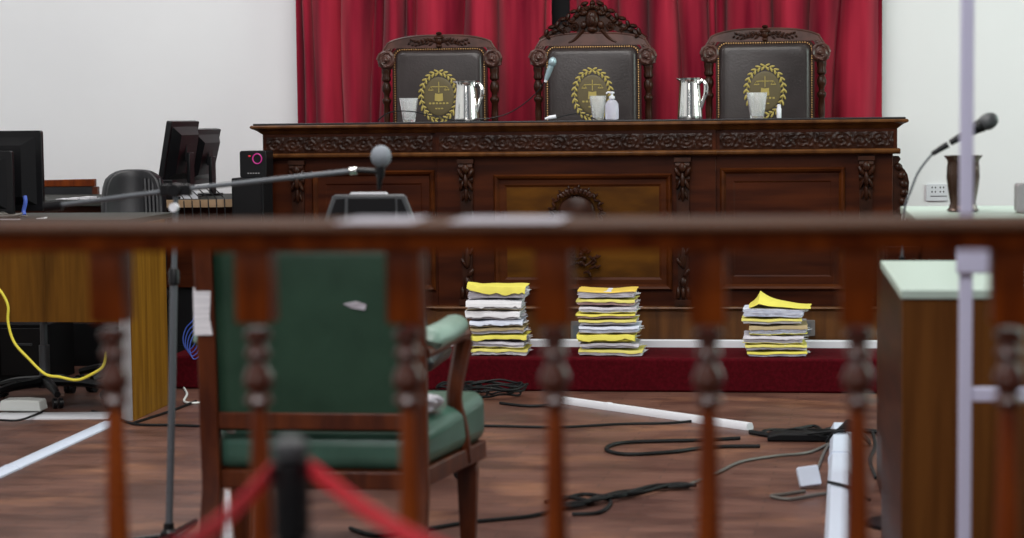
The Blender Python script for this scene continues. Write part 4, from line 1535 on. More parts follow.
# crumpled white cloth on the seat
g = MB()
rnd = random.Random(5)
c_ = at(432, 412, Y=cy0 + 0.22)
for k in range(7):
    g.ell((rnd.uniform(-0.035, 0.035), rnd.uniform(-0.04, 0.04), 0.016 + rnd.uniform(0, 0.015)), (0.030, 0.032, 0.018), rotm('X', rnd.uniform(-0.5, 0.5)), 10, 6)
o = g.build('crumpled_cloth', 'greypaper')
o.location = (c_.x - 0.03, cy0 + 0.25, 0.478)
tag(o, 'crumpled white cloth lying on the green armchair seat', 'cloth')

# ------------------------------------------------------------------ belt stanchion before the railing
pt = at(290, 437, Y=2.28)
sx_, sy_, stz = pt.x, 2.28, pt.z
t = thing('barrier_post', 'black barrier post with two red straps in front of the railing', 'barrier post', (sx_, sy_, 0))
g = MB()
g.lathe([(0.0195, 0.021), (0.0195, stz - 0.125), (0.0160, stz - 0.123)], (0, 0, 0), 20)
g.build('pole', 'black', t)
g = MB()
g.lathe([(0.0175, stz - 0.122), (0.023, stz - 0.118), (0.023, stz - 0.030), (0.017, stz - 0.026)], (0, 0, 0), 20)
g.build('strap_housing', 'black', t)
g = MB()
g.lathe([(0.016, stz - 0.0255), (0.021, stz - 0.022), (0.0215, stz - 0.006), (0.012, stz), (0.002, stz + 0.001)], (0, 0, 0), 20)
g.build('cap', 'greyplastic', t)
g = MB()
g.lathe([(0.16, 0.0), (0.16, 0.008), (0.12, 0.018), (0.03, 0.0205)], (0, 0, 0), 28)
g.build('base', 'black', t)
lo = Vector((sx_, sy_, 0))
for sg, (u1, v1, u2, v2) in ((-1, (276, 472, 150, 560)), (1, (306, 468, 500, 572))):
    a = at(u1, v1, Y=2.275) - lo
    zz_ = a.z
    e = at(u2, v2, Z=zz_ - 0.03) - lo
    a0 = Vector((sg * 0.0235, 0, zz_))
    d_ = (e - a0)
    g = MB()
    hs = 0.0095
    vs, fs = [], []
    nrm = d_.normalized().cross(Vector((0, 0, 1))) * 0.0012
    NN = 8
    for i in range(NN + 1):
        c_ = a0 + d_ * (i / NN)
        sag = -0.015 * math.sin(PI * i / NN)
        for s1, s2 in ((1, 1), (1, -1), (-1, -1), (-1, 1)):
            vs.append(c_ + nrm * s1 + Vector((0, 0, hs * s2 + sag)))
    for i in range(NN):
        for k in range(4):
            fs.append((4 * i + k, 4 * i + (k + 1) % 4, 4 * i + 4 + (k + 1) % 4, 4 * i + 4 + k))
    fs += [(3, 2, 1, 0), tuple(4 * NN + k for k in range(4))]
    g.add(vs, fs)
    g.build('strap', 'red', t)

# ------------------------------------------------------------------ boom microphone stand
Ys = 6.25
pb = at(169, 536, Y=Ys)
ptop = at(176, 190, Y=Ys)
t = thing('microphone_stand', 'tall grey boom microphone stand between the left desk and green armchair', 'microphone stand', (pb.x, Ys, 0))
lo = Vector((pb.x, Ys, 0))
g = MB()
g.tube([(0, 0, 0.03), at(172, 400, Y=Ys) - lo, at(174, 270, Y=Ys) - lo], 0.0125, 12)
g.tube([at(174, 272, Y=Ys) - lo, ptop - lo], 0.009, 12)
g.build('pole', 'metalgrey', t)
g = MB()
c_ = at(174, 276, Y=Ys) - lo
g.lathe([(0.013, -0.03), (0.018, -0.025), (0.018, 0.015), (0.012, 0.025)], c_, 14)
g.build('height_clutch', 'black', t)
g = MB()
g.lathe([(0.028, 0.012), (0.028, 0.035), (0.018, 0.045), (0.0165, 0.065)], (0, 0, 0), 14)
g.build('hub', 'black', t)
for k in range(3):
    a = R(90 + 120 * k)
    g = MB()
    g.tube([(0.02 * math.cos(a), 0.02 * math.sin(a), 0.022), (0.30 * math.cos(a), 0.30 * math.sin(a), 0.010)], 0.009, 8)
    g.build('foot', 'black', t)
g = MB()
g.tube([at(45, 207, Y=Ys) - lo, at(176, 190, Y=Ys) - lo, at(352, 171, Y=Ys) - lo], 0.0085, 10)
g.build('boom', 'metalgrey', t)
g = MB()
g.tube([at(45, 207, Y=Ys) - lo, at(62, 205, Y=Ys) - lo], 0.018, 12)
g.build('counterweight', 'black', t)
g = MB()
c_ = ptop - lo
g.tube([(c_.x, c_.y - 0.03, c_.z), (c_.x, c_.y + 0.03, c_.z)], 0.022, 14)
g.box(c_.x - 0.05, c_.x + 0.05, c_.y - 0.016, c_.y + 0.016, c_.z - 0.018, c_.z + 0.018)
kn = g.build('boom_joint', 'black', t, bevel=0.003)
c2 = at(177, 207, Y=Ys) - lo
g = MB()
g.tube([(c2.x, c2.y - 0.045, c2.z), (c2.x, c2.y - 0.02, c2.z)], 0.014, 14)
g.build('knob', 'white', kn)
g = MB()
g.tube([at(350, 171.5, Y=Ys) - lo, at(357, 170.5, Y=Ys) - lo], 0.013, 12)
g.build('boom_end', 'chrome', t)
g = MB()
g.tube([at(357, 170.5, Y=Ys) - lo, at(368, 171, Y=Ys) - lo, at(380, 172, Y=Ys) - lo], 0.009, 8)
g.tube([at(380, 178, Y=Ys) - lo, at(380.5, 172, Y=Ys) - lo, at(381, 162, Y=Ys) - lo], [0.013, 0.014, 0.015], 12)
g.tube([at(379, 190, Y=Ys) - lo, at(380, 178, Y=Ys) - lo], [0.006, 0.010], 10)
g.build('microphone_body', 'black', t)
g = MB()
g.ell(at(381, 156.5, Y=Ys) - lo, (0.034, 0.034, 0.036), None, 16, 12)
g.build('foam_cover', 'foam', t)

# ------------------------------------------------------------------ office chairs


def office_chair(label, loc, rz, back_w=0.44, back_top=1.15, ribs=False, m='blackleather', arms=True):
    t = thing('office_chair', label, 'office chair', loc, rz)
    # star base
    g = MB()
    for k in range(5):
        a = R(18 + 72 * k)
        g.tube([(0.03 * math.cos(a), 0.03 * math.sin(a), 0.10), (0.18 * math.cos(a), 0.18 * math.sin(a), 0.09), (0.29 * math.cos(a), 0.29 * math.sin(a), 0.068)], [0.028, 0.022, 0.016], 8, 3)
    g.lathe([(0.04, 0.07), (0.04, 0.12), (0.03, 0.13)], (0, 0, 0), 14)
    g.build('star_base', 'black', t)
    for k in range(5):
        a = R(18 + 72 * k)
        g = MB()
        for s_ in (-1, 1):
            q = Vector((-math.sin(a), math.cos(a), 0)) * 0.014 * s_
            c_ = Vector((0.29 * math.cos(a), 0.29 * math.sin(a), 0.027)) + q
            g.tube([c_ - q.normalized() * 0.009, c_ + q.normalized() * 0.009], 0.026, 12)
        g.build('caster', 'black', t)
    g = MB()
    g.lathe([(0.026, 0.131), (0.026, 0.28), (0.018, 0.281), (0.018, 0.42)], (0, 0, 0), 14)
    g.build('gas_lift', 'metalgrey', t)
    g = MB()
    g.box(-back_w * 0.57, back_w * 0.57, -0.24, 0.24, 0.421, 0.50)
    g.build('seat', m, t, bevel=0.035)
    g = MB()
    nx, nz = 12, 12
    vs, fs = [], []
    z0_ = 0.56
    for j in range(nz + 1):
        for i in range(nx + 1):
            q, r_ = i / nx * 2 - 1, j / nz
            wr = back_w / 2 * (1 - 0.16 * max(0, r_ - 0.72) / 0.28)
            z_ = z0_ + (back_top - z0_) * r_
            zc = 0.05 * (abs(q) ** 4) * (1 if r_ > 0.85 else 0) * (r_ - 0.85) / 0.15
            vs.append((q * wr, 0.27 - 0.05 * q * q + 0.10 * r_ + 0.02 * math.sin(r_ * PI), z_ - zc))
    for j in range(nz):
        for i in range(nx):
            a = j * (nx + 1) + i
            fs.append((a, a + 1, a + nx + 2, a + nx + 1))
    g.add(vs, fs)
    bo_ = g.build('backrest', m, t, ang=80)
    s_ = bo_.modifiers.new('s', 'SOLIDIFY')
    s_.thickness = 0.06
    s_.offset = 0
    bv = bo_.modifiers.new('b', 'BEVEL')
    bv.width = 0.02
    bv.segments = 3
    bv.limit_method = 'ANGLE'
    bv.angle_limit = R(50)
    g = MB()
    g.box(-0.04, 0.04, 0.235, 0.255, 0.44, 0.8)
    g.box(-0.04, 0.04, 0.0, 0.25, 0.405, 0.42)
    g.build('back_support', 'black', t)
    if ribs:
        g = MB()
        for k in range(5):
            xx = back_w / 2 - 0.012 - 0.02 * k
            g.tube([(xx, 0.31 - 0.04, z0_ + 0.02), (xx, 0.35 - 0.04, z0_ + 0.25), (xx - 0.01, 0.40 - 0.04, back_top - 0.05)], 0.010, 6, 3)
            g.tube([(xx, 0.24 - 0.01, z0_ + 0.02), (xx, 0.28 - 0.01, z0_ + 0.25), (xx - 0.01, 0.33 - 0.01, back_top - 0.05)], 0.010, 6, 3)
        g.build('pleats', m, t)
    for s2 in ((-1, 1) if arms else ()):
        g = MB()
        g.tube([(s2 * 0.24, 0.05, 0.43), (s2 * 0.29, 0.05, 0.48), (s2 * 0.30, 0.04, 0.64)], 0.014, 8, 4)
        g.box(s2 * 0.30 - 0.03, s2 * 0.30 + 0.03, -0.14, 0.14, 0.642, 0.668)
        g.build('armrest', 'black', t, bevel=0.006)
    return t


# middle: black chair between the railing and the bench
pc = at(370, 200, Y=7.55)
office_chair('black office chair behind the green armchair, its grey-rimmed headrest above the handrail', (pc.x - 0.01, 7.55, 0), PI, 0.34, 1.04, m='blackleather', arms=False)
a0, a1 = at(325, 222, Y=7.15), at(416, 194, Y=7.15)
# headrest belongs to that chair
oc = [o for o in col.objects if o.name.startswith('office_chair')][0]
oc.location.x = (a0.x + a1.x) / 2
oc.rotation_euler.z = PI
hr_ = MB()
hw_ = (a1.x - a0.x) / 2
ztop = a1.z
poly = [(-hw_, ztop - 0.20), (hw_, ztop - 0.20), (hw_ * 0.98, ztop - 0.09), (hw_ * 0.80, ztop - 0.008), (hw_ * 0.74, ztop), (-hw_ * 0.74, ztop), (-hw_ * 0.80, ztop - 0.008), (-hw_ * 0.98, ztop - 0.09)]
hr_.prism(poly, 0.40, 0.43)
hr = hr_.build('headrest', 'greyplastic', oc, bevel=0.006)
hr_ = MB()
for pl in ([(-hw_ * 0.60, ztop - 0.19), (hw_ * 0.46, ztop - 0.19), (hw_ * 0.44, ztop - 0.014), (-hw_ * 0.58, ztop - 0.014)],
           [(hw_ * 0.56, ztop - 0.19), (hw_ * 0.88, ztop - 0.19), (hw_ * 0.85, ztop - 0.08), (hw_ * 0.70, ztop - 0.016), (hw_ * 0.52, ztop - 0.014)],
           [(-hw_ * 0.9, ztop - 0.19), (-hw_ * 0.66, ztop - 0.19), (-hw_ * 0.63, ztop - 0.016), (-hw_ * 0.72, ztop - 0.016), (-hw_ * 0.87, ztop - 0.08)]):
    hr_.prism(pl, 0.431, 0.438)
hr_.build('inset', 'blackmatt', hr)
hr_ = MB()
hr_.prism([(-hw_ * 0.40, ztop + 0.001), (hw_ * 0.42, ztop + 0.001), (hw_ * 0.38, ztop + 0.008), (-hw_ * 0.36, ztop + 0.008)], 0.405, 0.425)
hr_.build('tag', 'white', hr)

# ------------------------------------------------------------------ left desk
FX = -2.94
t = thing('office_desk', 'honey oak desk with modesty panel left of the microphone stand', 'desk', (-3.7, 9.1, 0))
lo = Vector((-3.7, 9.1, 0))
YF, YBk = 8.82, 9.36


def L(mb, name, m, parent, lo_, **k):
    mb.v = [p_ - lo_ for p_ in mb.v]
    return mb.build(name, m, parent, **k)


g = MB()
g.box(-4.6, FX, YF - 0.02, YBk + 0.15, 0.905, 0.93)
L(g, 'desk_top', 'desktop', t, lo, bevel=0.003)
g = MB()
g.box(-4.6, FX - 0.065, YF + 0.02, YF + 0.04, 0.455, 0.904)
for k in range(6):
    g.box(-4.4 + 0.26 * k, -4.395 + 0.26 * k, YF + 0.017, YF + 0.021, 0.456, 0.903)
L(g, 'modesty_panel', 'oakdark', t, lo)
g = MB()
g.box(FX - 0.06, FX, YF + 0.012, YBk, 0.0, 0.904)
L(g, 'end_panel', 'oak', t, lo, bevel=0.002)
g = MB()
g.box(FX - 0.062, FX - 0.008, YF, YF + 0.011, 0.0, 0.904)
L(g, 'panel_edge', 'frosted', t, lo, bevel=0.002)
g = MB()
g.box(-4.6, -4.54, YF + 0.012, YBk, 0.0, 0.904)
L(g, 'end_panel', 'oak', t, lo, bevel=0.002)


def monitor(label, loc, rz, tilt=0.0, wd=0.50, ht=0.36, zc=0.27, kind='blackmatt'):
    """screen faces +Y; the back faces -Y"""
    t = thing('computer_monitor', label, 'monitor', loc, rz)
    T = Matrix.Translation((0, 0, zc)) @ rotm('X', tilt)
    g = MB()
    g.prism(rrect(-wd / 2, wd / 2, -ht / 2, ht / 2, 0.012), -0.012, 0.018, T)
    g.build('housing', 'black', t, bevel=0.003)
    g = MB()
    r0 = [(-wd / 2 + 0.03, -0.0125, -ht / 2 + 0.03), (wd / 2 - 0.03, -0.0125, -ht / 2 + 0.03), (wd / 2 - 0.03, -0.0125, ht / 2 - 0.03), (-wd / 2 + 0.03, -0.0125, ht / 2 - 0.03)]
    r1 = [(-wd / 2 + 0.09, -0.05, -ht / 2 + 0.07), (wd / 2 - 0.09, -0.05, -ht / 2 + 0.07), (wd / 2 - 0.09, -0.05, ht / 2 - 0.07), (-wd / 2 + 0.09, -0.05, ht / 2 - 0.07)]
    g.add(r0 + r1, [(0, 1, 5, 4), (1, 2, 6, 5), (2, 3, 7, 6), (3, 0, 4, 7), (4, 5, 6, 7), (0, 3, 2, 1)], T)
    g.build('rear_cover', 'black', t, smooth=False)
    g = MB()
    g.box(-wd / 2 + 0.012, wd / 2 - 0.012, 0.0185, 0.0195, -ht / 2 + 0.014, ht / 2 - 0.012, T)
    g.build('screen', 'blackmatt', t)
    g = MB()
    g.box(-0.04, 0.04, -0.075, -0.055, 0.012, zc)
    g.box(-0.04, 0.04, -0.06, -0.045, zc - 0.05, zc + 0.05)
    g.build('neck', 'black', t, bevel=0.004)
    g = MB()
    g.prism([(x_, z_) for x_, z_ in arc(0, 0, 0.12, 0.09, 0, 360, 23)][:-1], 0, 0.012, rotm('X', PI / 2))
    o = g.build('stand_base', 'black', t)
    o.location = (0, -0.03, 0.0)
    return t


Zd = 0.9305
m1 = monitor('black computer monitor seen from behind at the left edge, on the oak desk', (at(43, 170, Y=9.2).x - 0.245, 9.2, Zd), 0.0, 0.0, 0.49, 0.385, 0.215)
m2 = monitor('small black monitor partly cut off at the far left, before the larger one', (at(13, 170, Y=8.93).x - 0.20, 8.93, Zd), 0.0, 0.0, 0.40, 0.30, 0.165)

# cables and papers on the oak desk
g = MB()
rnd = random.Random(9)
for k in range(7):
    pts = []
    x_ = rnd.uniform(-3.62, -3.56)
    for i in range(5):
        pts.append((x_ + 0.035 * i + rnd.uniform(-0.01, 0.01), 8.87 + rnd.uniform(-0.03, 0.04), Zd + 0.006 + rnd.uniform(0, 0.022)))
    g.tube(pts, 0.0035, 6, 4)
tag(g.build('cable_tangle', 'cablegrey'), 'tangle of pale thin cables on the oak desk below the monitors', 'cables', kind='stuff')
g = MB()
g.box(-3.80, -3.46, 8.805, 8.83, Zd + 0.0005, Zd + 0.004)
tag(g.build('paper_sheet', 'greypaper'), 'flat grey sheet along the front edge of the oak desk', 'paper')
g = MB()
c_ = at(41, 211, Y=8.9)
g.prism([(c_.x - 0.02, 0.0), (c_.x + 0.018, 0.0), (c_.x + 0.018, 0.008), (c_.x - 0.02, 0.003)], 8.89, 8.93, Matrix.Translation((0, 0, Zd + 0.0005)))
tag(g.build('paper_slip', 'paper'), 'small white slip by the larger monitor on the oak desk', 'paper')
g = MB()
c_ = at(19, 200, Y=9.0)
g.tube([(c_.x, 9.075, 1.03), (c_.x + 0.004, 9.07, 1.0), (c_.x - 0.006, 9.07, 0.96), (c_.x, 9.06, 0.94)], 0.010, 8, 4)
tag(g.build('blue_cable', 'cableblue'), 'blue cable hanging behind the larger monitor on the oak desk', 'cable')

# chairs behind the oak desk
oc2 = office_chair('black leather office chair with rounded back beyond the oak desk, under the boom arm', (at(146, 200, Y=10.35).x, 10.03, 0), R(12), 0.33, 1.12, True, arms=False)
oc3 = office_chair('black office chair with casters under the oak desk, its back hidden by the monitor', (at(40, 200, Y=9.43).x, 9.43, 0), R(-4), 0.40, 0.90, arms=False)

t = thing('wooden_armchair', 'brown leather chair with wooden top rail between monitor and black office chair', 'chair', (at(68, 190, Y=11.68).x, 11.68, 0))
hw_ = 0.175
zt = at(97, 179, Y=11.66).z
g = MB()
g.prism([(-hw_, zt - 0.045), (hw_, zt - 0.045), (hw_, zt), (-hw_, zt - 0.005)], -0.022, 0.02)
g.build('top_rail', 'mahog', t, bevel=0.004)
for sg in (-1, 1):
    g = MB()
    g.box(sg * hw_ - 0.018, sg * hw_ + 0.018, -0.018, 0.018, 0.0, zt - 0.046)
    g.build('rear_leg', 'chairwood', t, bevel=0.003)
    g = MB()
    g.box(sg * hw_ - 0.018, sg * hw_ + 0.018, 0.38, 0.416, 0.0, 0.40)
    g.build('leg', 'chairwood', t, bevel=0.003)
g = MB()
g.box(-hw_ + 0.019, hw_ - 0.019, -0.015, 0.02, 0.60, zt - 0.0455)
g.build('backrest', 'blackleather', t)
g = MB()
g.box(-hw_ - 0.018, hw_ + 0.018, 0.019, 0.42, 0.401, 0.47)
g.build('seat', 'leather', t, bevel=0.015)

# rear side desk left of the bench with two monitors
YR0, YR1 = 10.64, 11.60
zR = at(210, 200, Y=YR0).z
t = thing('side_desk', 'side desk with curved wooden edge left of the bench, carrying two monitors', 'desk', (-3.4, 10.8, 0))
lo = Vector((-3.4, 10.8, 0))
xr = at(237, 205, Y=YR0).x - 0.03
g = MB()
outl = [(-4.6, YR1), (-4.6, YR0 + 0.12), (-3.9, YR0 + 0.10), (-3.5, YR0 + 0.03), (-3.3, YR0), (-3.1, YR0 + 0.005), (xr, YR0 + 0.05), (xr, YR1)]
vs = [(x_, y_, zR - 0.035) for x_, y_ in outl] + [(x_, y_, zR) for x_, y_ in outl]
n = len(outl)
g.add(vs, [tuple(range(n)), tuple(range(2 * n - 1, n - 1, -1))] + [(i, i + n, (i + 1) % n + n, (i + 1) % n) for i in range(n)])
M['paleoak'] = noisy(mat('pale_oak_edge', (0, 0, 0), 0.5), (0.24, 0.15, 0.08), (0.33, 0.22, 0.13), (1, 1, 1), 8, 4)
L(g, 'desk_top', 'desktop', t, lo, bevel=0.004)
g = MB()
ee = [(-3.40, YR0 + 0.012), (-3.3, YR0), (-3.1, YR0 + 0.005), (xr, YR0 + 0.05)]
n = len(ee)
vs = [(x_, y_ - 0.012, z_) for z_ in (zR - 0.040, zR + 0.002) for x_, y_ in ee] + [(x_, y_ - 0.0005, z_) for z_ in (zR - 0.040, zR + 0.002) for x_, y_ in ee]
fs = []
for i in range(n - 1):
    fs += [(i, i + 1, i + 1 + n, i + n), (2 * n + i + 1, 2 * n + i, 3 * n + i, 3 * n + i + 1), (i + n, i + 1 + n, 3 * n + i + 1, 3 * n + i), (i + 1, i, 2 * n + i, 2 * n + i + 1)]
fs += [(0, n, 3 * n, 2 * n), (n - 1, 3 * n - 1, 4 * n - 1, 2 * n - 1)]
g.add(vs, fs)
L(g, 'edge_band', 'paleoak', t, lo)
g = MB()
g.box(-4.55, xr - 0.03, YR0 + 0.16, YR0 + 0.18, 0.45, zR - 0.036)
L(g, 'modesty_panel', 'walnut', t, lo)
g = MB()
g.box(-3.60, xr - 0.035, YR0 + 0.185, YR0 + 0.20, 0.12, 0.449)
L(g, 'lower_panel', 'blackmatt', t, lo)
g = MB()
g.box(-4.5, -3.605, YR0 + 0.185, YR0 + 0.20, 0.0, 0.24)
L(g, 'lower_panel', 'blackmatt', t, lo)
g = MB()
g.box(-3.599, xr - 0.08, YR0 + 0.185, YR0 + 0.20, 0.0, 0.119)
L(g, 'kick_board', 'blackmatt', t, lo)
for xx in (-4.55, -3.75, xr - 0.08):
    g = MB()
    g.box(xx, xx + 0.04, YR0 + 0.205, YR1 - 0.05, 0.0, zR - 0.036)
    L(g, 'leg_panel', 'blackmatt', t, lo)

Mz = zR + 0.001
monitor('black monitor on the side desk, nearer of two, its back turned to us', (at(181, 190, Y=10.95).x, 10.93, Mz), R(88), 0.18, 0.48, 0.36, 0.255)
monitor('black monitor on the side desk, farther right of two, tilted back', (at(202, 190, Y=11.31).x, 11.31, Mz), R(88), 0.24, 0.46, 0.33, 0.225)
g = MB()
rnd = random.Random(4)
for k in range(6):
    x_ = at(178 + 8 * k, 190, Y=10.8).x
    g.tube([(x_ - 0.05, 10.90, Mz + 0.10 - 0.01 * k), (x_ - 0.02, 10.82, Mz + 0.05), (x_ + 0.05, 10.72, Mz + 0.012), (x_ + 0.085, YR0 - 0.014, Mz - 0.01), (x_ + 0.09, YR0 - 0.02, Mz - 0.15)], 0.0032, 6, 5)
tag(g.build('monitor_cables', 'cable'), 'black cables running from the two monitors over the side desk edge', 'cables', kind='stuff')
g = MB()
g.prism(rrect(-0.06, 0.06, 0, 0.11, 0.008), -0.04, 0.04)
o = g.build('black_device', 'black', bevel=0.004)
o.location = (at(166, 200, Y=10.73).x, 10.70, Mz)
tag(o, 'small black box on the side desk just below the nearer monitor', 'device')
g = MB()
g.prism([(-0.05, 0), (0.05, 0), (0.045, 0.05), (-0.045, 0.06)], 0, 0.003)
o = g.build('paper_note', 'white')
o.location = (at(189, 190, Y=10.8).x, 10.8, Mz)
tag(o, 'small white note propped among cables below the monitors', 'paper')
g = MB()
rnd = random.Random(12)
for k in range(5):
    c_ = at(62 + 12 * k, 195, Y=10.8)
    g.box(c_.x - 0.03, c_.x + 0.028, 10.78, 10.9, Mz + 0.0002, Mz + 0.004 + 0.005 * (k % 3))
tag(g.build('loose_papers', 'paper'), 'row of loose white papers on the side desk before the wooden-railed chair', 'papers', kind='stuff')

# loudspeakers at the left end of the bench
Yl = 10.36
p0, p1 = at(232, 210, Y=Yl - 0.14), at(263, 178, Y=Yl - 0.14)
zt = at(250, 178, Y=Yl - 0.14).z
t = thing('speaker_cabinet', 'large black box standing at the left end of the bench', 'speaker', ((p0.x + p1.x) / 2, Yl, 0.171))
wd = (p1.x - p0.x) / 2
g = MB()
g.prism(rrect(-wd, wd, 0.0, zt - 0.171, 0.008), -0.14, 0.06)
g.build('cabinet', 'blackmatt', t, bevel=0.003)
g = MB()
g.prism(rrect(-wd + 0.012, wd - 0.012, 0.02, zt - 0.19, 0.006), -0.146, -0.1405)
g.build('grille', 'black', t)
p0, p1 = at(240, 178, Y=Yl - 0.10), at(266, 151, Y=Yl - 0.10)
h_ = p1.z - p0.z
t = thing('small_speaker', 'small black device with magenta ring on top of the large black box', 'speaker', ((p0.x + p1.x) / 2, Yl, zt + 0.001))
wd = (p1.x - p0.x) / 2
g = MB()
g.prism(rrect(-wd, wd, 0, h_, 0.012), -0.10, 0.05)
g.build('cabinet', 'black', t, bevel=0.003)
g = MB()
g.tube([(0.024 + 0.024 * math.cos(2 * PI * k / 20), -0.103, h_ * 0.70 + 0.026 * math.sin(2 * PI * k / 20)) for k in range(21)], 0.0035, 6)
g.build('ring', 'magenta', t)
g = MB()
g.ell((-0.018, -0.1015, h_ * 0.80), (0.007, 0.003, 0.005))
g.build('indicator', 'red', t)
g = MB()
for k in range(5):
    g.box(-0.03 + 0.014 * k, -0.022 + 0.014 * k, -0.1025, -0.1002, h_ * 0.14, h_ * 0.14 + 0.006)
g.build('buttons', 'frosted', t)

# low cabinet under the side desk, seen beneath the oak desk
xa, xb = at(-40, 330, Y=10.1).x, at(58, 330, Y=10.1).x
t = thing('low_cabinet', 'low black drawer cabinet seen under the left end of the oak desk', 'cabinet', ((xa + xb) / 2 - 0.06, 10.3, 0))
hw_ = (xb - xa) / 2
g = MB()
g.box(-hw_, hw_, -0.18, 0.20, 0.0, 0.31)
g.build('body', 'blackmatt', t, bevel=0.003)
for q in (-1, 1):
    g = MB()
    g.box(q * hw_ / 2 - hw_ / 2 + 0.01, q * hw_ / 2 + hw_ / 2 - 0.01, -0.196, -0.181, 0.04, 0.29)
    dd = g.build('drawer', 'black', t, bevel=0.002)
    g = MB()
    g.box(q * hw_ / 2 - 0.05, q * hw_ / 2 + 0.05, -0.212, -0.197, 0.20, 0.212)
    g.build('handle', 'greyplastic', dd)

# computer towers under the oak desk
for (u, Y, lab) in ((88, 9.3, 'black computer tower under the oak desk beside the end panel'),):
    t = thing('computer_tower', lab, 'computer', (-3.098, Y, 0.0))
    g = MB()
    g.prism(rrect(-0.09, 0.09, 0.012, 0.40, 0.008), -0.17, 0.17)
    g.build('case', 'blackmatt', t, bevel=0.003)
    g = MB()
    g.box(-0.07, 0.07, -0.173, -0.1705, 0.30, 0.33)
    g.box(-0.05, 0.02, -0.173, -0.1705, 0.10, 0.16)
    g.build('rear_panel', 'greyplastic', t)
    for sx in (-0.07, 0.07):
        g = MB()
        g.box(sx - 0.012, sx + 0.012, -0.15, 0.15, 0.0, 0.0115)
        g.build('foot', 'black', t)


# ------------------------------------------------------------------ floor ducts, boxes, cables
def duct_between(name, a, b_, wd, hh, m, label, endcap=False):
    a, b_ = Vector(a), Vector(b_)
    L_ = (b_ - a).length
    ang = math.atan2(b_.y - a.y, b_.x - a.x)
    t = thing(name, label, 'cable duct', (*a.xy, 0.0005), ang)
    g = MB()
    pr = [(-wd / 2, 0), (wd / 2, 0), (wd / 2, hh * 0.5), (wd * 0.33, hh), (-wd * 0.33, hh), (-wd / 2, hh * 0.5)]
    g.profx(pr, 0, L_)
    g.build('cover', m, t)
    g = MB()
    g.profx([(p_[0] * 1.08, p_[1] * 1.08) for p_ in pr], 0.25 * L_, 0.25 * L_ + 0.03)
    g.build('joint', m, t)
    return t


M['ductblue'] = mat('bluish_white_duct', (0.56, 0.62, 0.74), 0.4)
duct_between('floor_duct', at(-30, 488, Z=0), at(110, 424, Z=0), 0.075, 0.014, 'ductblue', 'bluish white floor duct running diagonally at the lower left')
duct_between('floor_duct', at(-40, 418, Z=0), at(112, 416.5, Z=0), 0.17, 0.014, 'white', 'wide white floor duct in front of the oak desk')
duct_between('floor_duct', at(562, 403, Z=0), at(750, 430, Z=0), 0.045, 0.030, 'white', 'slim white duct lying across the floor in front of the red step')
duct_between('floor_duct', at(841, 434, Z=0), at(837, 600, Z=0), 0.088, 0.050, 'ductblue', 'bluish white round-topped duct running toward us beside the brown desk')
g = MB()
p = at(20, 411, Z=0.015)
g.prism([(-0.11, 0), (0.11, 0), (0.10, 0.05), (0.02, 0.055), (-0.085, 0.052)], -0.05, 0.05)
o = g.build('junction_box', 'ceramic', bevel=0.006)
o.location = (p.x, p.y + 0.03, 0.0158)
tag(o, 'cream junction box sitting on the wide white floor duct', 'box')
# adapters
p = at(798, 441, Z=0)
g = MB()
g.prism([(-0.13, 0.001), (0.13, 0.001), (0.125, 0.025), (0.08, 0.036), (-0.08, 0.036), (-0.125, 0.025)], -0.05, 0.05)
o = g.build('power_adapter', 'blackmatt', bevel=0.008)
o.location = (p.x, p.y + 0.02, 0.0)
tag(o, 'black power brick among cables on the floor before the red step', 'power adapter')
p = at(811, 489, Z=0)
g = MB()
g.prism(rrect(-0.040, 0.040, 0.001, 0.075, 0.006), -0.012, 0.014, rotm('Z', 0.2) @ rotm('X', -0.45) @ rotm('Y', -0.12))
o = g.build('wall_adapter', 'ductblue', bevel=0.003)
o.location = (p.x, p.y, 0.010)
tag(o, 'small white adapter lying beside the bluish white duct', 'adapter')


def floor_cable(pts, r, m, label, name='floor_cable', z=0.0):
    g = MB()
    P_ = [at(u, v, Z=r + 0.001 + z) for u, v in pts]
    g.tube(P_, r, 6, 6)
    return tag(g.build(name, m), label, 'cable')


floor_cable([(426, 424), (500, 426), (560, 427), (620, 424), (668, 423), (700, 420)], 0.006, 'cable', 'thin black cable running across the floor from the armchair to the white duct')
floor_cable([(740, 438), (700, 440), (660, 441), (620, 443), (606, 449), (625, 454), (670, 452), (710, 447), (760, 446)], 0.008, 'cable', 'looped black cable left of the power brick')
floor_cable([(350, 528), (380, 536), (420, 530), (470, 522), (530, 516), (560, 508), (590, 502), (565, 497), (545, 502)], 0.007, 'cable', 'black cable curving on the floor past the armchair front leg')
g = MB()
for k in range(6):
    rnd = random.Random(60 + k)
    g.tube([at(u + rnd.uniform(-5, 5), v + rnd.uniform(-3, 3), Z=0.009 + 0.006 * (k % 3)) for u, v in ((556, 506), (580, 503), (600, 497), (622, 494), (645, 489), (668, 486), (692, 484))], 0.0065, 6, 5)
tag(g.build('cable_bundle', 'cable'), 'thick twisted bundle of black cables snaking over the parquet', 'cables', kind='stuff')
floor_cable([(560, 500), (585, 494), (610, 500), (600, 512), (572, 514)], 0.007, 'cable', 'small black cable loop left of the thick bundle')
floor_cable([(690, 484), (715, 474), (740, 462), (775, 456), (810, 452), (835, 440)], 0.006, 'cablegrey', 'grey cable rising from the thick bundle toward the duct end')
floor_cable([(750, 432), (780, 436), (810, 434), (838, 428), (860, 430), (880, 432)], 0.011, 'cable', 'black cable from the white duct across the bluish duct end')
floor_cable([(770, 433), (800, 428), (815, 426), (826, 432), (845, 430)], 0.007, 'cable', 'black cable arching above the power brick')
floor_cable([(835, 436), (825, 450), (820, 462), (816, 472)], 0.006, 'cablegrey', 'grey cable hanging down to the small white adapter')
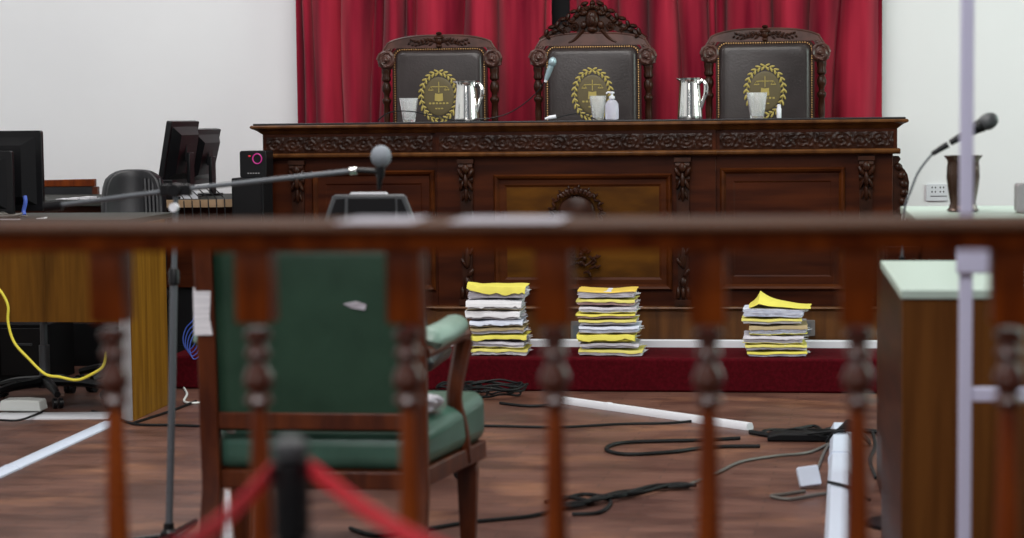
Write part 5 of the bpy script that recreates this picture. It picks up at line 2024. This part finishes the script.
floor_cable([(805, 491), (785, 494), (771, 496), (790, 499), (820, 494), (845, 492)], 0.006, 'cablegrey', 'pale cable loop beside the small white adapter')
floor_cable([(828, 482), (845, 486), (856, 492), (870, 500)], 0.006, 'cable', 'short black cable crossing the bluish white duct', z=0.052)
floor_cable([(872, 430), (875, 445), (870, 460), (876, 478)], 0.007, 'cable', 'black cable hanging at the side of the brown desk')
floor_cable([(0, 420), (20, 420), (42, 412)], 0.005, 'cable', 'black cable over the wide white duct under the oak desk', z=0.015)
floor_cable([(133, 423), (155, 416), (176, 409), (196, 401)], 0.006, 'cable', 'black cable along the foot of the oak end panel')
floor_cable([(92, 411), (112, 416), (135, 424), (170, 425), (205, 426)], 0.006, 'cable', 'black cable leaving the wide white duct past the oak end panel')
g = MB()
p = at(480, 398, Z=0)
rnd = random.Random(21)
for k in range(11):
    cx_, cy_ = p.x + rnd.uniform(-0.15, 0.13), p.y + rnd.uniform(-0.10, 0.10)
    rx2, ry2 = rnd.uniform(0.07, 0.17), rnd.uniform(0.06, 0.16)
    ph = rnd.uniform(0, 6)
    zc = 0.012 + 0.006 * k
    g.tube([(cx_ + rx2 * math.cos(ph + 2 * PI * i / 14), cy_ + ry2 * math.sin(ph + 2 * PI * i / 14), zc + 0.008 * math.sin(i * 1.7)) for i in range(14)], 0.0055, 6, 3)
g.tube([at(500, 403, Z=0.008), at(530, 406, Z=0.008), at(560, 404, Z=0.008)], 0.007, 6, 4)
tag(g.build('cable_coil', 'cable'), 'heap of coiled black cables on the floor below the left paper stack', 'cables', kind='stuff')
g = MB()
p = at(848, 432, Z=0.055)
for k in range(5):
    g.tube([(p.x + (-0.09 + 0.02 * k), p.y + 0.03 * math.sin(k), 0.012), (p.x - 0.05 + 0.01 * k, p.y - 0.03 + 0.02 * k, 0.060 + 0.007 * k), (p.x + 0.03, p.y - 0.02 + 0.02 * k, 0.060 + 0.005 * k), (p.x + 0.09, p.y - 0.05 + 0.02 * k, 0.012)], 0.006, 6, 5)
for k in range(6):
    rk = random.Random(80 + k)
    q = at(800 + rk.uniform(-15, 25), 437 + rk.uniform(-4, 4), Z=0.01)
    ra, rb2 = rk.uniform(0.08, 0.16), rk.uniform(0.05, 0.12)
    g.tube([(q.x + ra * math.cos(2 * PI * i / 12 + k), q.y + 0.10 + rb2 * math.sin(2 * PI * i / 12 + k), 0.008 + 0.004 * (i % 3)) for i in range(11)] + [(p.x - 0.02, p.y, 0.062)], 0.0048, 6, 3)
tag(g.build('cable_knot', 'cable'), 'knot of black cables over the far end of the bluish white duct', 'cables', kind='stuff')
# yellow network cable hanging in front of the oak desk
g = MB()
g.tube([at(u, v, Y=8.78) for u, v in ((-6, 284), (2, 293), (8, 306), (8, 322), (14, 342), (28, 358), (45, 374), (60, 377), (77, 380), (92, 374), (103, 366), (106, 352))], 0.0065, 8, 6)
tag(g.build('network_cable', 'cableyellow'), 'yellow network cable hanging in a loop below the oak desk panel', 'cable')
# blue and cream cables between oak panel and armchair
g = MB()
for k in range(4):
    g.tube([at(u + 2.2 * k, v + 3 * k, Y=9.89 - 0.012 * k) for u, v in ((196, 300), (194, 318), (186, 328), (183, 340), (187, 350), (194, 345), (198, 330))], 0.0032, 6, 5)
tag(g.build('blue_cables', 'cableblue'), 'bunch of blue cables hanging between the oak desk and green armchair', 'cables', kind='stuff')
floor_cable([(184, 388), (187, 394), (184, 401), (192, 403), (205, 402)], 0.006, 'ceramic', 'cream cable lying on the floor beside the oak end panel')
